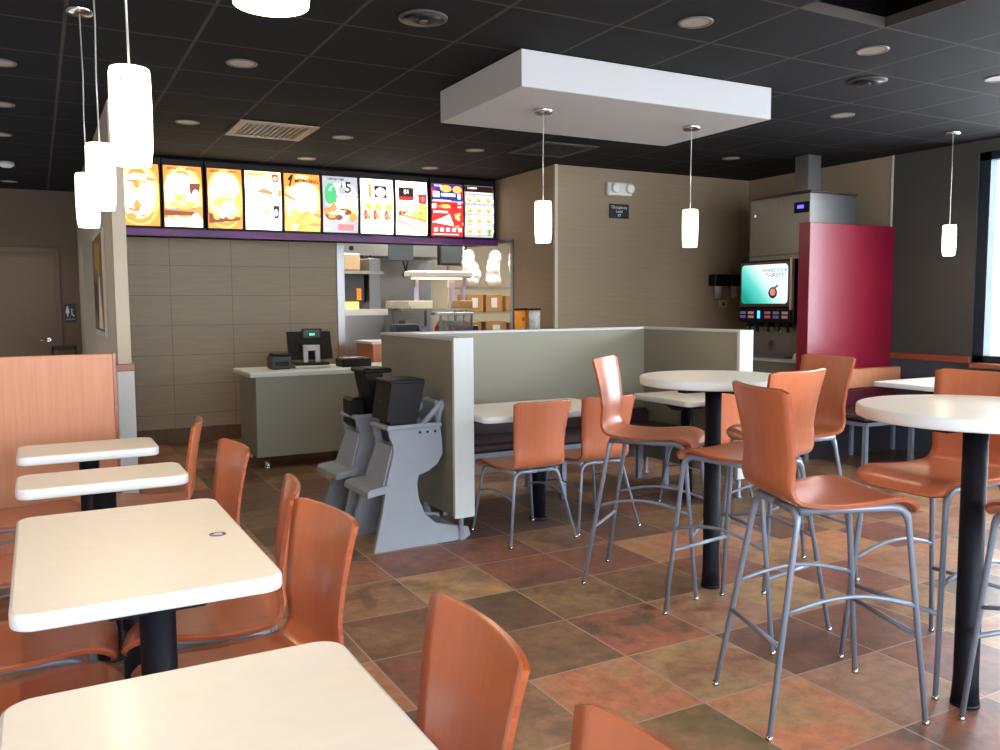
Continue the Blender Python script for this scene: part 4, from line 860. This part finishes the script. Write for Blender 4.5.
for q, (x, y) in enumerate(((3.6, 10.2), (5.2, 10.0), (6.6, 10.2))):
    t = thing('kitchen_light', ['bright ceiling light over the left of the kitchen', 'bright ceiling light over the kitchen prep table', 'bright ceiling light over the kitchen rack'][q], 'ceiling light', (x, y, CEIL), 0, 'kitchen ceiling lights')
    MB().box(-.3, -.6, -.02, .3, .6, 0).build('frame', WHITE, t); MB().box(-.27, -.57, -.026, .27, .57, -.02).build('diffuser', emit('diffuser_glow', (1, .93, .82, 1), 28), t)

# ------------------------------------------------------------------ suspended white panel with pendants, ceiling fittings
tag(MB().box(2.375, 4.11, 2.60, 4.24, 5.17, 2.80, b=.003).build('ceiling_panel', mat('white_ceiling_panel', rgb(176, 176, 176), .6)), 'large white box panel mounted below the black ceiling', 'ceiling panel')
SHADE = emit('opal_glass_glow', (1, .86, .66, 1), 3.2)
def pendant(label, x, y, ztop, group, cable=True):
    t = thing('pendant_lamp', label, 'pendant lamp', (x, y, 0), 0, group)
    MB().lathe([(.060, ztop), (.062, ztop-.006), (.055, ztop-.022), (.012, ztop-.026)], n=24).build('canopy', CHROME, t)
    MB().tube([(0, 0, ztop-.02), (.003, .001, 2.5), (-.002, 0, 2.3), (0, 0, 2.04)], .0032, 6).build('cord', mat('silver_cord', rgb(176, 176, 172), .35, .4), t)
    MB().lathe([(.0, 2.050), (.049, 2.048), (.052, 2.036), (.0535, 1.94), (.052, 1.84), (.046, 1.797)], n=28, cap=False).build('shade', SHADE, t)
    b = MB()
    for a in (0, 120, 240): b.lathe([(.004, 0), (.004, .008)], (.050*math.cos(R(a)), .050*math.sin(R(a)), 2.005), 8)
    b.build('shade_screws', CHROME, t)
    MB().lathe([(.016, 2.045), (.016, 1.97), (.012, 1.965)], n=12).build('socket', CHROME, t)
    pl = bpy.data.lights.new('pendant_bulb', 'POINT'); pl.energy = 4.0; pl.color = (1, .72, .42); pl.shadow_soft_size = .04
    o = bpy.data.objects.new('pendant_bulb', pl); o.parent = t; o.location = (0, 0, 1.775); COL.objects.link(o)
    return t
GP = 'white glass pendant lamps over the left table row'
pendant('white pendant lamp cut off by the top edge, nearest over the bare table', .275, 1.10, CEIL, GP)
pendant('large white pendant lamp over the table with the purple sticker', .245, 2.5, CEIL, GP)
pendant('white pendant lamp in the middle of the hanging trio', .245, 3.7, CEIL, GP)
pendant('white pendant lamp lowest of the hanging trio, farthest of the row', .24, 4.55, CEIL, GP)
GP2 = 'white pendant lamps under the ceiling panel'
pendant('white pendant lamp under the left part of the white ceiling panel', 2.78, 4.55, 2.60, GP2)
pendant('white pendant lamp under the right part of the white ceiling panel', 3.93, 4.52, 2.60, GP2)
pendant('white pendant lamp hanging alone beside the window', 6.69, 4.49, CEIL, None)

GL = 'recessed ceiling downlights'
CONE = mat('downlight_reflector', rgb(206, 200, 186), .25, .6)
def downlight(label, x, y, on=True, power=14, r=.072):
    t = thing('downlight', label, 'downlight', (x, y, CEIL), 0, GL)
    MB().lathe([(r+.016, -.001), (r+.014, -.006), (r, -.006), (r-.004, -.001)], n=28, cap=False).build('trim_ring', mat('downlight_ring', rgb(92, 88, 84), .5), t)
    MB().lathe([(r-.004, -.003), (r*.6, -.0015), (.001, -.001)], n=28, cap=False).build('reflector', emit('downlight_glow', (.20, .175, .14, 1), .3) if on else CONE, t)
    if on:
        s_ = bpy.data.lights.new('downlight_bulb', 'SPOT'); s_.energy = power; s_.color = (1, .83, .6); s_.spot_size = R(110); s_.spot_blend = .8; s_.shadow_soft_size = .012
        o = bpy.data.objects.new('downlight_bulb', s_); o.parent = t; o.location = (0, 0, -.03); COL.objects.link(o)
DL = [(1.10, 5.11, 'downlight left of the ceiling vent, nearest of its row'), (1.07, 6.91, 'downlight behind the left row downlight, near the menu boards'), (2.30, 6.95, 'downlight right of the square ceiling vent'),
      (2.32, 8.10, 'faint downlight just in front of the MORNING menu board'), (2.93, 3.35, 'downlight above the white ceiling panel'), (4.12, 3.26, 'bright downlight left of the dark ceiling opening'),
      (5.34, 4.47, 'small downlight between the ceiling opening and window pendant'), (5.95, 6.27, 'downlight in front of the taupe centre wall'), (5.34, 3.29, 'downlight at the picture edge beside the window'),
      (-.12, 5.72, 'hall row downlight, first at the left edge'), (-.15, 6.88, 'hall row downlight, second at the left edge'), (-.19, 8.07, 'hall row downlight, third at the left edge'), (-.20, 11.03, 'hall row downlight closest to the brown door'),
      (3.55, 6.99, 'downlight between the ceiling panel and the return vent'), (4.74, 5.9, 'downlight just behind the right end of the white panel'), (3.6, 8.1, 'faint downlight in front of the right menu boards')]
for x, y, lb in DL: downlight(lb, x, y, power=(40 if y > 7.5 and x > 1 else 16))
for x, y, lb in ((1.10, 2.90, 'added fill downlight above the large table row, unseen just above the picture'), (-.12, 2.70, 'added fill downlight over the left chairs, unseen above the picture'), (.5, 1.2, 'added fill downlight over the nearest table, unseen above the picture'), (2.93, 1.5, 'added fill downlight over the near round table, unseen above the picture'), (4.12, 1.5, 'added fill downlight by the right windows, unseen above the picture')): downlight(lb, x, y, power=34)  # unseen fill downlights, added to brighten the tabletops
t = thing('smoke_detector', 'small white smoke detector on the hall ceiling', 'smoke detector', (-.19, 9.6, CEIL)); MB().lathe([(.07, 0), (.07, -.03), (.04, -.05)], n=20).build('body', WHITE, t)
for x, y, lb in ((1.71, 3.91, 'round dark ceiling speaker between the menu boards and white panel'), (4.66, 3.72, 'round dark ceiling speaker near the bright downlight')):
    t = thing('ceiling_speaker', lb, 'speaker', (x, y, CEIL), 0, 'round dark ceiling speakers')
    MB().lathe([(.12, 0), (.12, -.008), (.105, -.012)], n=32).build('rim', mat('speaker_rim', rgb(60, 58, 58), .5), t); MB().lathe([(.103, -.0121), (.04, -.02), (.03, -.016)], n=32).build('grille', BLK, t); MB().lathe([(.025, -.018), (.018, -.026)], n=16).build('dome', DARKG, t)
def vent(label, x0, y0, x1, y1, mf):
    t = thing('ceiling_vent', label, 'vent', ((x0+x1)/2, (y0+y1)/2, CEIL), 0, 'square ceiling vents'); a = (x1-x0)/2; b = (y1-y0)/2
    f = MB(); f.box(-a, -b, -.012, a, -b+.065, -.001); f.box(-a, b-.065, -.012, a, b, -.001); f.box(-a, -b+.065, -.012, -a+.065, b-.065, -.001); f.box(a-.065, -b+.065, -.012, a, b-.065, -.001); f.build('frame', mf, t)
    MB().box(-a+.065, -b+.065, -.004, a-.065, b-.065, -.001).build('dark_backing', BLK, t)
    s_ = MB(); n_ = 12
    for k in range(n_): xx = -a+.08+(2*a-.16)*k/(n_-1); s_.box(xx-.004, -b+.065, -.011, xx+.004, b-.065, -.004)
    s_.build('louvres', mf, t)
vent('pale square ceiling vent in front of the menu boards', 1.404, 6.63, 2.01, 7.24, mat('vent_cream', rgb(140, 124, 104), .5))
vent('dark square return vent near the corner of the taupe wall', 3.85, 6.33, 4.45, 6.95, mat('vent_dark', rgb(52, 50, 50), .6))
